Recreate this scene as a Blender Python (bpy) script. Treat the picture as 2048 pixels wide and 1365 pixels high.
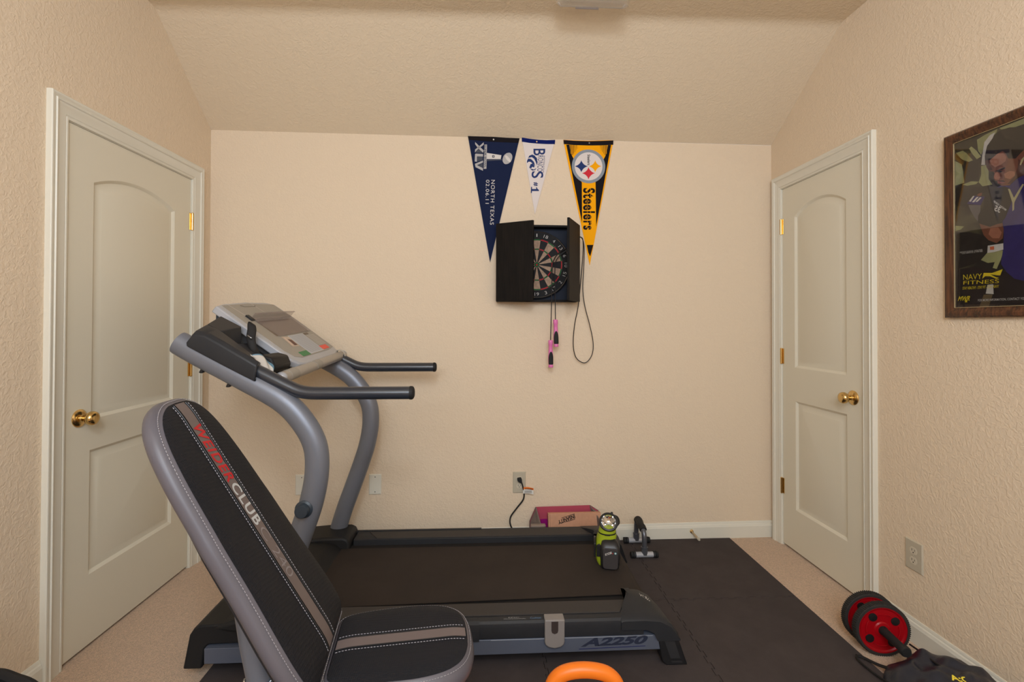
import bpy, bmesh, math, random
from mathutils import Vector, Matrix, Euler

# ---------------------------------------------------------------- scene, camera, light
for o in list(bpy.data.objects):
    bpy.data.objects.remove(o)
scene = bpy.context.scene
C = scene.collection
random.seed(7)

cam_d = bpy.data.cameras.new('camera')
cam = bpy.data.objects.new('camera', cam_d)
C.objects.link(cam)
YAW, PITCH, ROLL = 0.0527, 0.0107, 0.0029
fw = Vector((math.sin(YAW) * math.cos(PITCH), math.cos(YAW) * math.cos(PITCH), math.sin(PITCH)))
rt = Vector((math.cos(YAW), -math.sin(YAW), 0))
up = rt.cross(fw)
r2 = rt * math.cos(ROLL) + up * math.sin(ROLL)
u2 = up * math.cos(ROLL) - rt * math.sin(ROLL)
m = Matrix.Identity(4)
for i in range(3):
    m[i][0] = r2[i]; m[i][1] = u2[i]; m[i][2] = -fw[i]
m[0][3], m[1][3], m[2][3] = 0.0, 0.0, 1.2786
cam.matrix_world = m
cam_d.sensor_width = 36
cam_d.lens = 972.0 / 2048 * 36
cam_d.shift_y = (636.45 - 682.5) / 2048
cam_d.clip_start = 0.02
scene.camera = cam

world = bpy.data.worlds.new('world')
scene.world = world
world.use_nodes = True
world.node_tree.nodes['Background'].inputs[0].default_value = (0.75, 0.85, 1.0, 1)
world.node_tree.nodes['Background'].inputs[1].default_value = 1.0

def area(name, loc, rot, sx, sy, power, col):
    l = bpy.data.lights.new(name, 'AREA')
    l.shape = 'RECTANGLE'; l.size = sx; l.size_y = sy; l.energy = power; l.color = col
    o = bpy.data.objects.new(name, l); C.objects.link(o)
    o.location = loc; o.rotation_euler = rot
    return o
# daylight through the window behind the camera
WIN = (-1.1, 1.1, 1.55, 2.55)      # x0, x1, z0, z1 in the rear wall
YR = -1.2
area('window_daylight', ((WIN[0] + WIN[1]) / 2, YR - 0.12, (WIN[2] + WIN[3]) / 2), (math.radians(90), 0, 0), WIN[1] - WIN[0], WIN[3] - WIN[2], 61, (0.85, 0.955, 1.08))

FILL_LAMP = (0.0, -0.62, 2.42)  # added fill light, high behind the camera, brightens the upper walls
_l = bpy.data.lights.new('added_fill_light', 'POINT'); _l.energy = 63; _l.shadow_soft_size = 0.17; _l.color = (0.85, 0.955, 1.08)
_o = bpy.data.objects.new('added_fill_light', _l); C.objects.link(_o); _o.location = FILL_LAMP

vs = scene.view_settings
vs.view_transform = 'Standard'; vs.look = 'None'; vs.gamma = 1; vs.exposure = 0.0
vs.use_curve_mapping = False

# ---------------------------------------------------------------- materials
def lin(c):
    c /= 255.0
    return c / 12.92 if c <= 0.04045 else ((c + 0.055) / 1.055) ** 2.4
def rgb(r, g, b):
    return (lin(r), lin(g), lin(b), 1)
MATS = {}
def mat(name, col, rough=0.5, metal=0.0, spec=0.5, bump=None, var=None, coat=0.0, trans=0.0, alpha=1.0, sheen=0.0, ior=1.45):
    """bump = (kind, scale, strength, distance); var = (scale, amount)"""
    if name in MATS:
        return MATS[name]
    mt = bpy.data.materials.new(name); mt.use_nodes = True
    nt = mt.node_tree; b = nt.nodes['Principled BSDF']
    b.inputs['Base Color'].default_value = col
    b.inputs['Roughness'].default_value = rough
    b.inputs['Metallic'].default_value = metal
    b.inputs['Specular IOR Level'].default_value = spec
    b.inputs['Coat Weight'].default_value = coat
    b.inputs['Transmission Weight'].default_value = trans
    b.inputs['Alpha'].default_value = alpha
    b.inputs['Sheen Weight'].default_value = sheen
    b.inputs['IOR'].default_value = ior
    tc = nt.nodes.new('ShaderNodeTexCoord')
    if var:
        n = nt.nodes.new('ShaderNodeTexNoise'); n.inputs['Scale'].default_value = var[0]; n.inputs['Detail'].default_value = 6
        n.inputs['Roughness'].default_value = 0.65
        nt.links.new(tc.outputs['Object'], n.inputs['Vector'])
        rmp = nt.nodes.new('ShaderNodeValToRGB')
        a = var[1]
        rmp.color_ramp.elements[0].position = 0.35; rmp.color_ramp.elements[1].position = 0.65
        rmp.color_ramp.elements[0].color = tuple(x * (1 - a) for x in col[:3]) + (1,)
        rmp.color_ramp.elements[1].color = tuple(min(1, x * (1 + a)) for x in col[:3]) + (1,)
        nt.links.new(n.outputs['Fac'], rmp.inputs['Fac'])
        nt.links.new(rmp.outputs['Color'], b.inputs['Base Color'])
    if bump:
        kind, sc, st, dist = bump
        bp = nt.nodes.new('ShaderNodeBump'); bp.inputs['Strength'].default_value = st; bp.inputs['Distance'].default_value = dist
        if kind == 'noise':
            n = nt.nodes.new('ShaderNodeTexNoise'); n.inputs['Scale'].default_value = sc; n.inputs['Detail'].default_value = 3
            nt.links.new(tc.outputs['Object'], n.inputs['Vector'])
            nt.links.new(n.outputs['Fac'], bp.inputs['Height'])
        elif kind == 'knock':
            n = nt.nodes.new('ShaderNodeTexNoise'); n.inputs['Scale'].default_value = sc; n.inputs['Detail'].default_value = 2.5
            n.inputs['Distortion'].default_value = 0.9
            nt.links.new(tc.outputs['Object'], n.inputs['Vector'])
            rp = nt.nodes.new('ShaderNodeValToRGB'); rp.color_ramp.elements[0].position = 0.42; rp.color_ramp.elements[1].position = 0.62
            nt.links.new(n.outputs['Fac'], rp.inputs['Fac'])
            nt.links.new(rp.outputs['Color'], bp.inputs['Height'])
        elif kind == 'rib':
            w = nt.nodes.new('ShaderNodeTexWave'); w.inputs['Scale'].default_value = sc; w.bands_direction = 'X'
            nt.links.new(tc.outputs['Object'], w.inputs['Vector'])
            nt.links.new(w.outputs['Fac'], bp.inputs['Height'])
        elif kind == 'mesh':
            v1 = nt.nodes.new('ShaderNodeTexVoronoi'); v1.inputs['Scale'].default_value = sc; v1.inputs['Randomness'].default_value = 0.0
            nt.links.new(tc.outputs['Object'], v1.inputs['Vector'])
            nt.links.new(v1.outputs['Distance'], bp.inputs['Height'])
        nt.links.new(bp.outputs['Normal'], b.inputs['Normal'])
    MATS[name] = mt
    return mt

def wood_mat(name, c1, c2, axis=2, scale=14, rough=0.4, stretch=14, spec=0.5):
    mt = bpy.data.materials.new(name); mt.use_nodes = True
    nt = mt.node_tree; b = nt.nodes['Principled BSDF']; b.inputs['Roughness'].default_value = rough; b.inputs['Specular IOR Level'].default_value = spec
    tc = nt.nodes.new('ShaderNodeTexCoord'); mp = nt.nodes.new('ShaderNodeMapping')
    s = [stretch, stretch, stretch]; s[axis] = 1
    mp.inputs['Scale'].default_value = s
    n = nt.nodes.new('ShaderNodeTexNoise'); n.inputs['Scale'].default_value = scale; n.inputs['Detail'].default_value = 5
    r = nt.nodes.new('ShaderNodeValToRGB'); r.color_ramp.elements[0].color = c1; r.color_ramp.elements[1].color = c2
    r.color_ramp.elements[0].position = .35; r.color_ramp.elements[1].position = .7
    nt.links.new(tc.outputs['Object'], mp.inputs['Vector']); nt.links.new(mp.outputs['Vector'], n.inputs['Vector'])
    nt.links.new(n.outputs['Fac'], r.inputs['Fac']); nt.links.new(r.outputs['Color'], b.inputs['Base Color'])
    bp = nt.nodes.new('ShaderNodeBump'); bp.inputs['Strength'].default_value = .15; bp.inputs['Distance'].default_value = .001
    nt.links.new(n.outputs['Fac'], bp.inputs['Height']); nt.links.new(bp.outputs['Normal'], b.inputs['Normal'])
    return mt

M_wall = mat('wall_paint', rgb(226, 206, 180), 0.75, spec=0.25, bump=('knock', 66, 0.34, 0.0026))
M_ceil = mat('ceiling_paint', rgb(222, 203, 176), 0.8, spec=0.2, bump=('knock', 60, 0.34, 0.0026))
M_trim = mat('trim_paint', rgb(224, 219, 204), 0.36, spec=0.45)
M_door = mat('door_paint', rgb(222, 215, 196), 0.42, spec=0.4, bump=('noise', 220, 0.04, 0.001))
M_carpet = mat('carpet', rgb(204, 172, 141), 1.0, spec=0.05, bump=('noise', 260, 0.8, 0.008), var=(190, 0.22), sheen=0.3)
M_mat = mat('foam_mat', rgb(68, 61, 60), 0.85, spec=0.2, bump=('noise', 420, 0.35, 0.001), var=(7, 0.10))
M_brass = mat('polished_brass', rgb(220, 188, 126), 0.2, metal=1.0)
M_black = mat('black_plastic', rgb(28, 28, 30), 0.45)
M_rubber = mat('black_rubber', rgb(24, 24, 25), 0.7, bump=('noise', 300, .3, .001))
M_charcoal = mat('charcoal_plastic', rgb(42, 43, 46), 0.48, spec=.35, bump=('noise', 700, 0.12, 0.0006), var=(9, .06))
M_hood = mat('motor_hood_plastic', rgb(32, 32, 33), 0.55, spec=.3, bump=('noise', 700, 0.12, 0.0006))
M_grey = mat('grey_powder_coat', rgb(116, 119, 128), 0.40, metal=0.3, bump=('noise', 900, .1, .0004))
M_grip = mat('dark_grip', rgb(40, 45, 54), 0.28, spec=.9, bump=('noise', 900, .15, .0005))
M_silver = mat('silver_plastic', rgb(178, 180, 186), 0.3, metal=0.25)
M_face = mat('console_overlay', rgb(158, 152, 142), 0.45, spec=.4)
M_navyplastic = mat('navy_plastic', rgb(46, 56, 66), 0.4)
M_belt = mat('running_belt', rgb(50, 43, 39), 0.75, spec=.25, bump=('noise', 600, 0.4, 0.0006), var=(5, .10))
M_chrome = mat('steel', rgb(190, 190, 192), 0.22, metal=1.0)
M_white = mat('white_print', rgb(225, 222, 215), 0.6)
M_ivory = mat('ivory_plastic', rgb(188, 178, 158), 0.4)
M_dark = mat('dark_gap', rgb(22, 18, 16), 0.9)

# ---------------------------------------------------------------- helpers
WL = {}
def wloc(o):
    return WL.get(o.name, Vector((0, 0, 0))) if o else Vector((0, 0, 0))
def tag(o, label, cat, group=None, kind=None):
    if label: o['label'] = label
    if cat: o['category'] = cat
    if group: o['group'] = group
    if kind: o['kind'] = kind
    return o
def thing(name, loc, label, cat, group=None, kind=None):
    o = bpy.data.objects.new(name, None); C.objects.link(o)
    o.location = loc; o.empty_display_size = .05; WL[o.name] = Vector(loc)
    return tag(o, label, cat, group, kind)
def obj(name, bm, mt, parent=None, smooth=35, bevel=0, seg=2, label=None, normals=True):
    """link a bmesh given in world coordinates as one object, origin at its middle"""
    if normals: bmesh.ops.recalc_face_normals(bm, faces=bm.faces)
    me = bpy.data.meshes.new(name); bm.to_mesh(me); bm.free()
    xs = [v.co for v in me.vertices]
    lo = Vector((min(v.x for v in xs), min(v.y for v in xs), min(v.z for v in xs)))
    hi = Vector((max(v.x for v in xs), max(v.y for v in xs), max(v.z for v in xs)))
    c = (lo + hi) / 2
    me.transform(Matrix.Translation(-c))
    for q in (mt if isinstance(mt, (list, tuple)) else [mt]): me.materials.append(q)
    if smooth:
        for p in me.polygons: p.use_smooth = True
        me.set_sharp_from_angle(angle=math.radians(smooth))
    o = bpy.data.objects.new(name, me); C.objects.link(o)
    if parent: o.parent = parent
    o.location = c - wloc(parent); WL[o.name] = c
    if bevel:
        b = o.modifiers.new('bevel', 'BEVEL'); b.width = bevel; b.segments = seg; b.limit_method = 'ANGLE'; b.angle_limit = math.radians(40)
        b.harden_normals = False
    if label: o['label'] = label
    return o

class Frame:
    """local frame: origin, u, v and outward w directions"""
    def __init__(s, o, u, v, w):
        s.o = Vector(o); s.u = Vector(u).normalized(); s.v = Vector(v).normalized(); s.w = Vector(w).normalized()
    def __call__(s, a, b, c=0.0): return s.o + s.u * a + s.v * b + s.w * c
IDF = Frame((0, 0, 0), (1, 0, 0), (0, 1, 0), (0, 0, 1))
# frame for side profiles: u = X, v = Z, w = +Y
XZ = Frame((0, 0, 0), (1, 0, 0), (0, 0, 1), (0, 1, 0))

def box(bm, f, a0, a1, b0, b1, c0, c1):
    vs_ = [bm.verts.new(f(a, b, c)) for c in (c0, c1) for a, b in ((a0, b0), (a1, b0), (a1, b1), (a0, b1))]
    for q in ((0, 3, 2, 1), (4, 5, 6, 7), (0, 1, 5, 4), (1, 2, 6, 5), (2, 3, 7, 6), (3, 0, 4, 7)):
        bm.faces.new([vs_[i] for i in q])
def prism(bm, f, pts, c0, c1, mi=0):
    A = [bm.verts.new(f(p[0], p[1], c0)) for p in pts]; B = [bm.verts.new(f(p[0], p[1], c1)) for p in pts]
    n = len(pts)
    fs = [bm.faces.new(A[::-1]), bm.faces.new(B)]
    for i in range(n): fs.append(bm.faces.new((A[i], A[(i + 1) % n], B[(i + 1) % n], B[i])))
    for q in fs: q.material_index = mi
def flat(bm, f, pts, c, mi=0):
    """one flat printed shape"""
    vv = [bm.verts.new(f(p[0], p[1], c)) for p in pts]
    fc = bm.faces.new(vv); fc.material_index = mi
    return fc
def circ(cx, cy, r, n=32, ry=None, a0=0):
    ry = r if ry is None else ry
    return [(cx + r * math.cos(a0 + 2 * math.pi * i / n), cy + ry * math.sin(a0 + 2 * math.pi * i / n)) for i in range(n)]
def rrect(x0, x1, y0, y1, r, n=5):
    pts = []
    for cx, cy, a in ((x1 - r, y1 - r, 0), (x0 + r, y1 - r, 90), (x0 + r, y0 + r, 180), (x1 - r, y0 + r, 270)):
        for k in range(n + 1):
            t = math.radians(a + 90 * k / n); pts.append((cx + r * math.cos(t), cy + r * math.sin(t)))
    return pts
def ringface(bm, f, cx, cy, r0, r1, c, a0=0, a1=360, n=64, mi=0):
    prev = None
    for k in range(n + 1):
        t = math.radians(a0 + (a1 - a0) * k / n)
        p = (bm.verts.new(f(cx + r0 * math.sin(t), cy + r0 * math.cos(t), c)), bm.verts.new(f(cx + r1 * math.sin(t), cy + r1 * math.cos(t), c)))
        if prev:
            q = bm.faces.new((prev[0], prev[1], p[1], p[0])); q.material_index = mi
        prev = p
def smooth_path(pts, n=8):
    P = [Vector(p) for p in pts]; out = []
    P = [P[0] * 2 - P[1]] + P + [P[-1] * 2 - P[-2]]
    for i in range(1, len(P) - 2):
        for k in range(n):
            t = k / n
            a, b, c, d = P[i - 1], P[i], P[i + 1], P[i + 2]
            out.append(0.5 * ((2 * b) + (c - a) * t + (2 * a - 5 * b + 4 * c - d) * t * t + (3 * b - a - 3 * c + d) * t ** 3))
    out.append(P[-2]); return out
def tube(bm, pts, r, n=16, ry=None, side=None, caps=True, rads=None):
    """sweep a round (or oval: r along side, ry across) section along pts"""
    P = [Vector(p) for p in pts]; rings = []
    T0 = (P[1] - P[0]).normalized()
    s = Vector(side) if side else (Vector((0, 0, 1)) if abs(T0.z) < .9 else Vector((0, 1, 0)))
    N = (s - T0 * s.dot(T0)).normalized()
    for i, p in enumerate(P):
        T = ((P[min(i + 1, len(P) - 1)] - P[max(i - 1, 0)])).normalized()
        if side: N = (s - T * s.dot(T)).normalized()
        else: N = (N - T * N.dot(T)).normalized()
        B = T.cross(N)
        k = rads[i] if rads else 1.0
        rings.append([bm.verts.new(p + N * (r * k * math.cos(2 * math.pi * j / n)) + B * ((ry or r) * k * math.sin(2 * math.pi * j / n))) for j in range(n)])
    for a, b in zip(rings, rings[1:]):
        for j in range(n): bm.faces.new((a[j], a[(j + 1) % n], b[(j + 1) % n], b[j]))
    if caps:
        bm.faces.new(rings[0][::-1]); bm.faces.new(rings[-1])
def lathe(bm, f, prof, n=32, caps=True):
    """prof = [(radius, height along w)]"""
    rings = []
    for r, h_ in prof:
        if r < 1e-6: rings.append([bm.verts.new(f(0, 0, h_))])
        else: rings.append([bm.verts.new(f(r * math.cos(2 * math.pi * j / n), r * math.sin(2 * math.pi * j / n), h_)) for j in range(n)])
    for a, b in zip(rings, rings[1:]):
        for j in range(n):
            q = [a[j % len(a)], a[(j + 1) % len(a)], b[(j + 1) % len(b)], b[j % len(b)]]
            u_ = []
            for v_ in q:
                if v_ not in u_: u_.append(v_)
            if len(u_) > 2: bm.faces.new(u_)
    if caps and len(rings[0]) > 1: bm.faces.new(rings[0][::-1])
    if caps and len(rings[-1]) > 1: bm.faces.new(rings[-1])
def sphere(bm, c, r, sc=(1, 1, 1), seg=24):
    bmesh.ops.create_uvsphere(bm, u_segments=seg, v_segments=seg // 2, radius=r, matrix=Matrix.Translation(Vector(c)) @ Matrix.Diagonal((*sc, 1)))
_tc = {}
def text_geo(s, bold=0.0, shear=0.0, space=1.0):
    key = (s, bold, shear, space)
    if key not in _tc:
        cu = bpy.data.curves.new('tmp_text', 'FONT'); cu.body = s; cu.offset = bold; cu.shear = shear; cu.space_character = space
        cu.resolution_u = 4; cu.fill_mode = 'FRONT'
        o = bpy.data.objects.new('tmp_text', cu); C.objects.link(o)
        dg = bpy.context.evaluated_depsgraph_get(); dg.update()
        me = o.evaluated_get(dg).to_mesh()
        vs_ = [(v.co.x, v.co.y) for v in me.vertices]; fs = [tuple(p.vertices) for p in me.polygons]
        o.evaluated_get(dg).to_mesh_clear()
        bpy.data.objects.remove(o); bpy.data.curves.remove(cu)
        x0 = min(v[0] for v in vs_); x1 = max(v[0] for v in vs_); y0 = min(v[1] for v in vs_); y1 = max(v[1] for v in vs_)
        _tc[key] = ([((x - x0) / (x1 - x0), (y - y0) / (y1 - y0)) for x, y in vs_], fs)
    return _tc[key]
def text(bm, f, s, p0, p1, p2, c, mi=0, bold=0.0, shear=0.0, space=1.0):
    """write s with its baseline from p0 to p1 and its caps reaching p2 above p0"""
    vs_, fs = text_geo(s, bold, shear, space)
    ax = (p1[0] - p0[0], p1[1] - p0[1]); ay = (p2[0] - p0[0], p2[1] - p0[1])
    vv = [bm.verts.new(f(p0[0] + ax[0] * x + ay[0] * y, p0[1] + ax[1] * x + ay[1] * y, c)) for x, y in vs_]
    for q in fs:
        try:
            fc = bm.faces.new([vv[i] for i in q]); fc.material_index = mi
        except ValueError: pass

# outlines of printed shapes on the walls, metres along and up each wall
ART = {'dart': [(1.837, 1.617), (1.989, 1.618)],
 'p1_ball': [(1.663, 2.24)],
 'p1_ballin': [(1.679, 2.235), (1.682, 2.229), (1.683, 2.224), (1.682, 2.22), (1.68, 2.218), (1.677, 2.219), (1.673, 2.221), (1.667, 2.224), (1.662, 2.229), (1.657, 2.235), (1.653, 2.242), (1.651, 2.247), (1.649, 2.253), (1.65, 2.256), (1.652, 2.258), (1.655, 2.258), (1.66, 2.256), (1.665, 2.252), (1.67, 2.247), (1.675, 2.241)],
 'p1_ballpts': [(1.687, 2.228), (1.681, 2.22), (1.675, 2.214), (1.667, 2.209), (1.66, 2.207), (1.653, 2.206), (1.646, 2.208), (1.641, 2.213), (1.637, 2.219), (1.635, 2.226), (1.635, 2.235), (1.637, 2.243), (1.64, 2.252), (1.645, 2.26), (1.652, 2.266), (1.659, 2.271), (1.667, 2.273), (1.674, 2.274), (1.681, 2.272), (1.686, 2.267), (1.69, 2.261), (1.692, 2.254), (1.692, 2.245), (1.69, 2.237)],
 'p1_band': [(1.432, 2.371), (1.503, 2.367), (1.579, 2.364), (1.657, 2.361), (1.734, 2.36), (1.728, 2.333), (1.657, 2.334), (1.579, 2.335), (1.503, 2.339), (1.437, 2.343)],
 'p1_bar': [[(1.529, 2.317), (1.544, 2.318), (1.541, 2.176), (1.525, 2.175)], [(1.543, 2.269), (1.628, 2.258), (1.624, 2.235), (1.543, 2.233)]],
 'p1_out': [(1.432, 2.371), (1.503, 2.367), (1.579, 2.364), (1.657, 2.361), (1.734, 2.36), (1.564, 1.631)],
 'p1_pin': [(1.582, 2.348)],
 'p1_shade': [[(1.543, 2.229), (1.633, 2.234), (1.632, 2.229), (1.543, 2.222)], [(1.486, 2.284), (1.501, 2.294), (1.515, 2.278), (1.518, 2.269), (1.476, 2.268)], [(1.488, 2.244), (1.52, 2.245), (1.52, 2.227), (1.488, 2.217)], [(1.489, 2.196), (1.52, 2.208), (1.521, 2.183)]],
 'p1_silver': [[(1.475, 2.331), (1.489, 2.317), (1.525, 2.283), (1.522, 2.269), (1.492, 2.295), (1.475, 2.318)], [(1.525, 2.331), (1.525, 2.316), (1.489, 2.287), (1.474, 2.27), (1.475, 2.287), (1.507, 2.314)], [(1.475, 2.26), (1.479, 2.263), (1.521, 2.262), (1.521, 2.247), (1.486, 2.247), (1.486, 2.216), (1.473, 2.217)], [(1.521, 2.224), (1.521, 2.212), (1.486, 2.196), (1.475, 2.197), (1.475, 2.204)], [(1.475, 2.197), (1.486, 2.196), (1.521, 2.18), (1.521, 2.164), (1.478, 2.184)]],
 'p2_band': [(1.747, 2.365), (1.792, 2.359), (1.845, 2.355), (1.893, 2.354), (1.944, 2.357), (1.942, 2.332), (1.893, 2.331), (1.845, 2.332), (1.792, 2.335), (1.748, 2.341)],
 'p2_horse': [[(1.784, 2.246), (1.792, 2.26), (1.809, 2.267), (1.823, 2.261), (1.833, 2.247), (1.84, 2.225), (1.837, 2.203), (1.829, 2.225), (1.82, 2.242), (1.806, 2.252), (1.795, 2.249)], [(1.778, 2.215), (1.778, 2.229), (1.785, 2.243), (1.801, 2.241), (1.818, 2.225), (1.826, 2.203), (1.812, 2.213), (1.798, 2.224), (1.787, 2.224)], [(1.799, 2.21), (1.812, 2.215), (1.823, 2.202), (1.82, 2.191), (1.809, 2.195), (1.802, 2.185), (1.791, 2.189)], [(1.82, 2.258), (1.834, 2.25), (1.839, 2.236), (1.829, 2.242)], [(1.794, 2.185), (1.82, 2.179), (1.833, 2.189), (1.826, 2.176), (1.809, 2.173)]],
 'p2_out': [(1.747, 2.365), (1.792, 2.359), (1.845, 2.355), (1.893, 2.354), (1.944, 2.357), (1.825, 1.918)],
 'p2_pin': [(1.835, 2.343)],
 'p3_band': [(1.993, 2.358), (2.063, 2.355), (2.143, 2.355), (2.222, 2.359), (2.292, 2.364), (2.291, 2.339), (2.222, 2.333), (2.143, 2.33), (2.063, 2.33), (1.996, 2.334)],
 'p3_black': [[(2.01, 2.331), (2.029, 2.331), (2.035, 2.283), (2.059, 2.239), (2.079, 2.15), (2.103, 2.11), (2.105, 1.869)], [(2.278, 2.337), (2.259, 2.336), (2.253, 2.289), (2.23, 2.243), (2.205, 2.153), (2.185, 2.116), (2.189, 1.851)]],
 'p3_c': [(2.143, 2.206), (2.243, 2.208), (2.143, 2.303)],
 'p3_out': [(1.992, 2.359), (2.063, 2.358), (2.143, 2.358), (2.222, 2.362), (2.293, 2.367), (2.151, 1.621)],
 'p3_pin': [(2.147, 2.344)],
 'p3_stars': [[(2.139, 2.206), (2.129, 2.203), (2.121, 2.198), (2.114, 2.193), (2.108, 2.186), (2.103, 2.178), (2.1, 2.17), (2.096, 2.178), (2.092, 2.186), (2.086, 2.192), (2.079, 2.197), (2.07, 2.201), (2.061, 2.204), (2.07, 2.208), (2.079, 2.212), (2.086, 2.218), (2.092, 2.224), (2.096, 2.232), (2.1, 2.241), (2.103, 2.232), (2.108, 2.225), (2.114, 2.218), (2.121, 2.213), (2.129, 2.209)], [(2.22, 2.208), (2.211, 2.205), (2.203, 2.201), (2.196, 2.195), (2.19, 2.188), (2.186, 2.181), (2.182, 2.172), (2.179, 2.181), (2.175, 2.188), (2.169, 2.194), (2.162, 2.199), (2.154, 2.203), (2.145, 2.206), (2.154, 2.21), (2.162, 2.214), (2.169, 2.22), (2.175, 2.226), (2.179, 2.234), (2.182, 2.243), (2.186, 2.234), (2.19, 2.227), (2.196, 2.22), (2.203, 2.215), (2.211, 2.211)], [(2.181, 2.166), (2.172, 2.163), (2.164, 2.158), (2.157, 2.152), (2.151, 2.145), (2.146, 2.137), (2.143, 2.128), (2.139, 2.137), (2.135, 2.145), (2.129, 2.151), (2.122, 2.157), (2.114, 2.161), (2.104, 2.164), (2.114, 2.168), (2.122, 2.172), (2.129, 2.178), (2.135, 2.185), (2.139, 2.193), (2.143, 2.202), (2.146, 2.193), (2.151, 2.185), (2.157, 2.179), (2.164, 2.173), (2.172, 2.169)]],
 'p3_str': [[(2.033, 2.331), (2.037, 2.331), (2.036, 2.252), (2.033, 2.252)], [(2.255, 2.336), (2.251, 2.336), (2.252, 2.258), (2.255, 2.258)], [(2.04, 2.332), (2.043, 2.332), (2.043, 2.261), (2.04, 2.261)], [(2.248, 2.336), (2.245, 2.336), (2.245, 2.267), (2.248, 2.267)], [(2.047, 2.332), (2.05, 2.332), (2.05, 2.27), (2.047, 2.27)], [(2.241, 2.335), (2.238, 2.335), (2.239, 2.275), (2.241, 2.275)], [(2.054, 2.332), (2.057, 2.332), (2.056, 2.279), (2.054, 2.279)], [(2.234, 2.335), (2.231, 2.335), (2.232, 2.284), (2.234, 2.284)], [(2.061, 2.332), (2.063, 2.332), (2.063, 2.288), (2.061, 2.288)], [(2.227, 2.335), (2.225, 2.335), (2.225, 2.293), (2.227, 2.293)], [(2.068, 2.332), (2.07, 2.332), (2.069, 2.298), (2.068, 2.298)], [(2.22, 2.335), (2.218, 2.335), (2.218, 2.302), (2.219, 2.302)], [(2.075, 2.333), (2.076, 2.333), (2.076, 2.307), (2.075, 2.307)], [(2.213, 2.335), (2.211, 2.335), (2.212, 2.311), (2.212, 2.311)]],
 'p3_tip': [[(2.133, 1.741), (2.172, 1.742), (2.16, 1.697), (2.153, 1.674), (2.142, 1.697)]],
 'pad_marks': [(0.652, 0.018), (0.485, 0.028), (0.482, 0.017), (0.363, 0.024), (0.352, 0.014), (0.207, 0.015), (0.258, -0.001), (0.232, 0.044), (0.238, 0.033), (0.178, 0.068)],
 'q_black': [[(1.249, 1.634), (1.25, 1.66), (1.268, 1.686), (1.272, 1.72), (1.298, 1.74), (1.336, 1.738), (1.351, 1.728), (1.359, 1.681), (1.339, 1.633), (1.326, 1.618), (1.288, 1.614)], [(1.161, 1.617), (1.223, 1.606), (1.268, 1.587), (1.284, 1.564), (1.28, 1.527), (1.257, 1.503), (1.233, 1.492), (1.16, 1.479)], [(1.22, 1.754), (1.235, 1.764), (1.259, 1.756), (1.262, 1.736), (1.234, 1.733), (1.224, 1.739)], [(1.201, 1.861), (1.234, 1.856), (1.252, 1.844), (1.256, 1.81), (1.251, 1.79), (1.229, 1.787), (1.202, 1.791), (1.205, 1.826)], [(1.198, 1.868), (1.173, 1.888), (1.17, 1.901), (1.192, 1.877), (1.212, 1.857)]],
 'q_brow': [[(1.302, 1.797), (1.314, 1.798), (1.339, 1.801), (1.339, 1.796), (1.322, 1.794), (1.333, 1.79), (1.325, 1.787), (1.312, 1.795)], [(1.314, 1.763), (1.333, 1.758), (1.341, 1.751), (1.325, 1.757)]],
 'q_chain': [[(1.348, 1.726), (1.354, 1.724), (1.366, 1.692), (1.391, 1.73), (1.396, 1.727), (1.371, 1.684), (1.367, 1.676), (1.366, 1.653), (1.361, 1.649), (1.361, 1.677)], [(1.384, 1.794), (1.388, 1.809), (1.396, 1.816), (1.399, 1.813), (1.392, 1.8), (1.387, 1.791)]],
 'q_faceD': [[(1.379, 1.816), (1.399, 1.785), (1.398, 1.756), (1.377, 1.757), (1.356, 1.74), (1.345, 1.743), (1.366, 1.761), (1.377, 1.788)], [(1.275, 1.843), (1.288, 1.845), (1.289, 1.825), (1.3, 1.805), (1.287, 1.804), (1.279, 1.82)]],
 'q_faceL': [[(1.314, 1.855), (1.334, 1.85), (1.343, 1.834), (1.341, 1.821), (1.326, 1.813), (1.308, 1.811), (1.294, 1.824), (1.29, 1.84)], [(1.306, 1.79), (1.314, 1.792), (1.322, 1.783), (1.323, 1.77), (1.319, 1.765), (1.307, 1.77), (1.303, 1.778)], [(1.335, 1.779), (1.353, 1.784), (1.368, 1.777), (1.369, 1.764), (1.354, 1.757), (1.339, 1.765)], [(1.291, 1.607), (1.316, 1.605), (1.327, 1.586), (1.319, 1.568), (1.297, 1.572), (1.284, 1.588)]],
 'q_grey': [[(1.215, 1.705), (1.258, 1.694), (1.254, 1.631), (1.237, 1.655), (1.223, 1.683)]],
 'q_hair': [[(1.273, 1.85), (1.276, 1.872), (1.286, 1.893), (1.3, 1.915), (1.323, 1.929), (1.354, 1.927), (1.382, 1.917), (1.4, 1.901), (1.426, 1.876), (1.429, 1.83), (1.399, 1.841), (1.385, 1.834), (1.372, 1.818), (1.349, 1.826), (1.342, 1.845), (1.332, 1.857), (1.314, 1.853), (1.292, 1.841), (1.275, 1.844)]],
 'q_legs': [[(1.16, 1.479), (1.233, 1.482), (1.309, 1.46), (1.34, 1.453), (1.364, 1.428), (1.41, 1.413), (1.47, 1.415), (1.469, 1.331), (1.159, 1.341)]],
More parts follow.
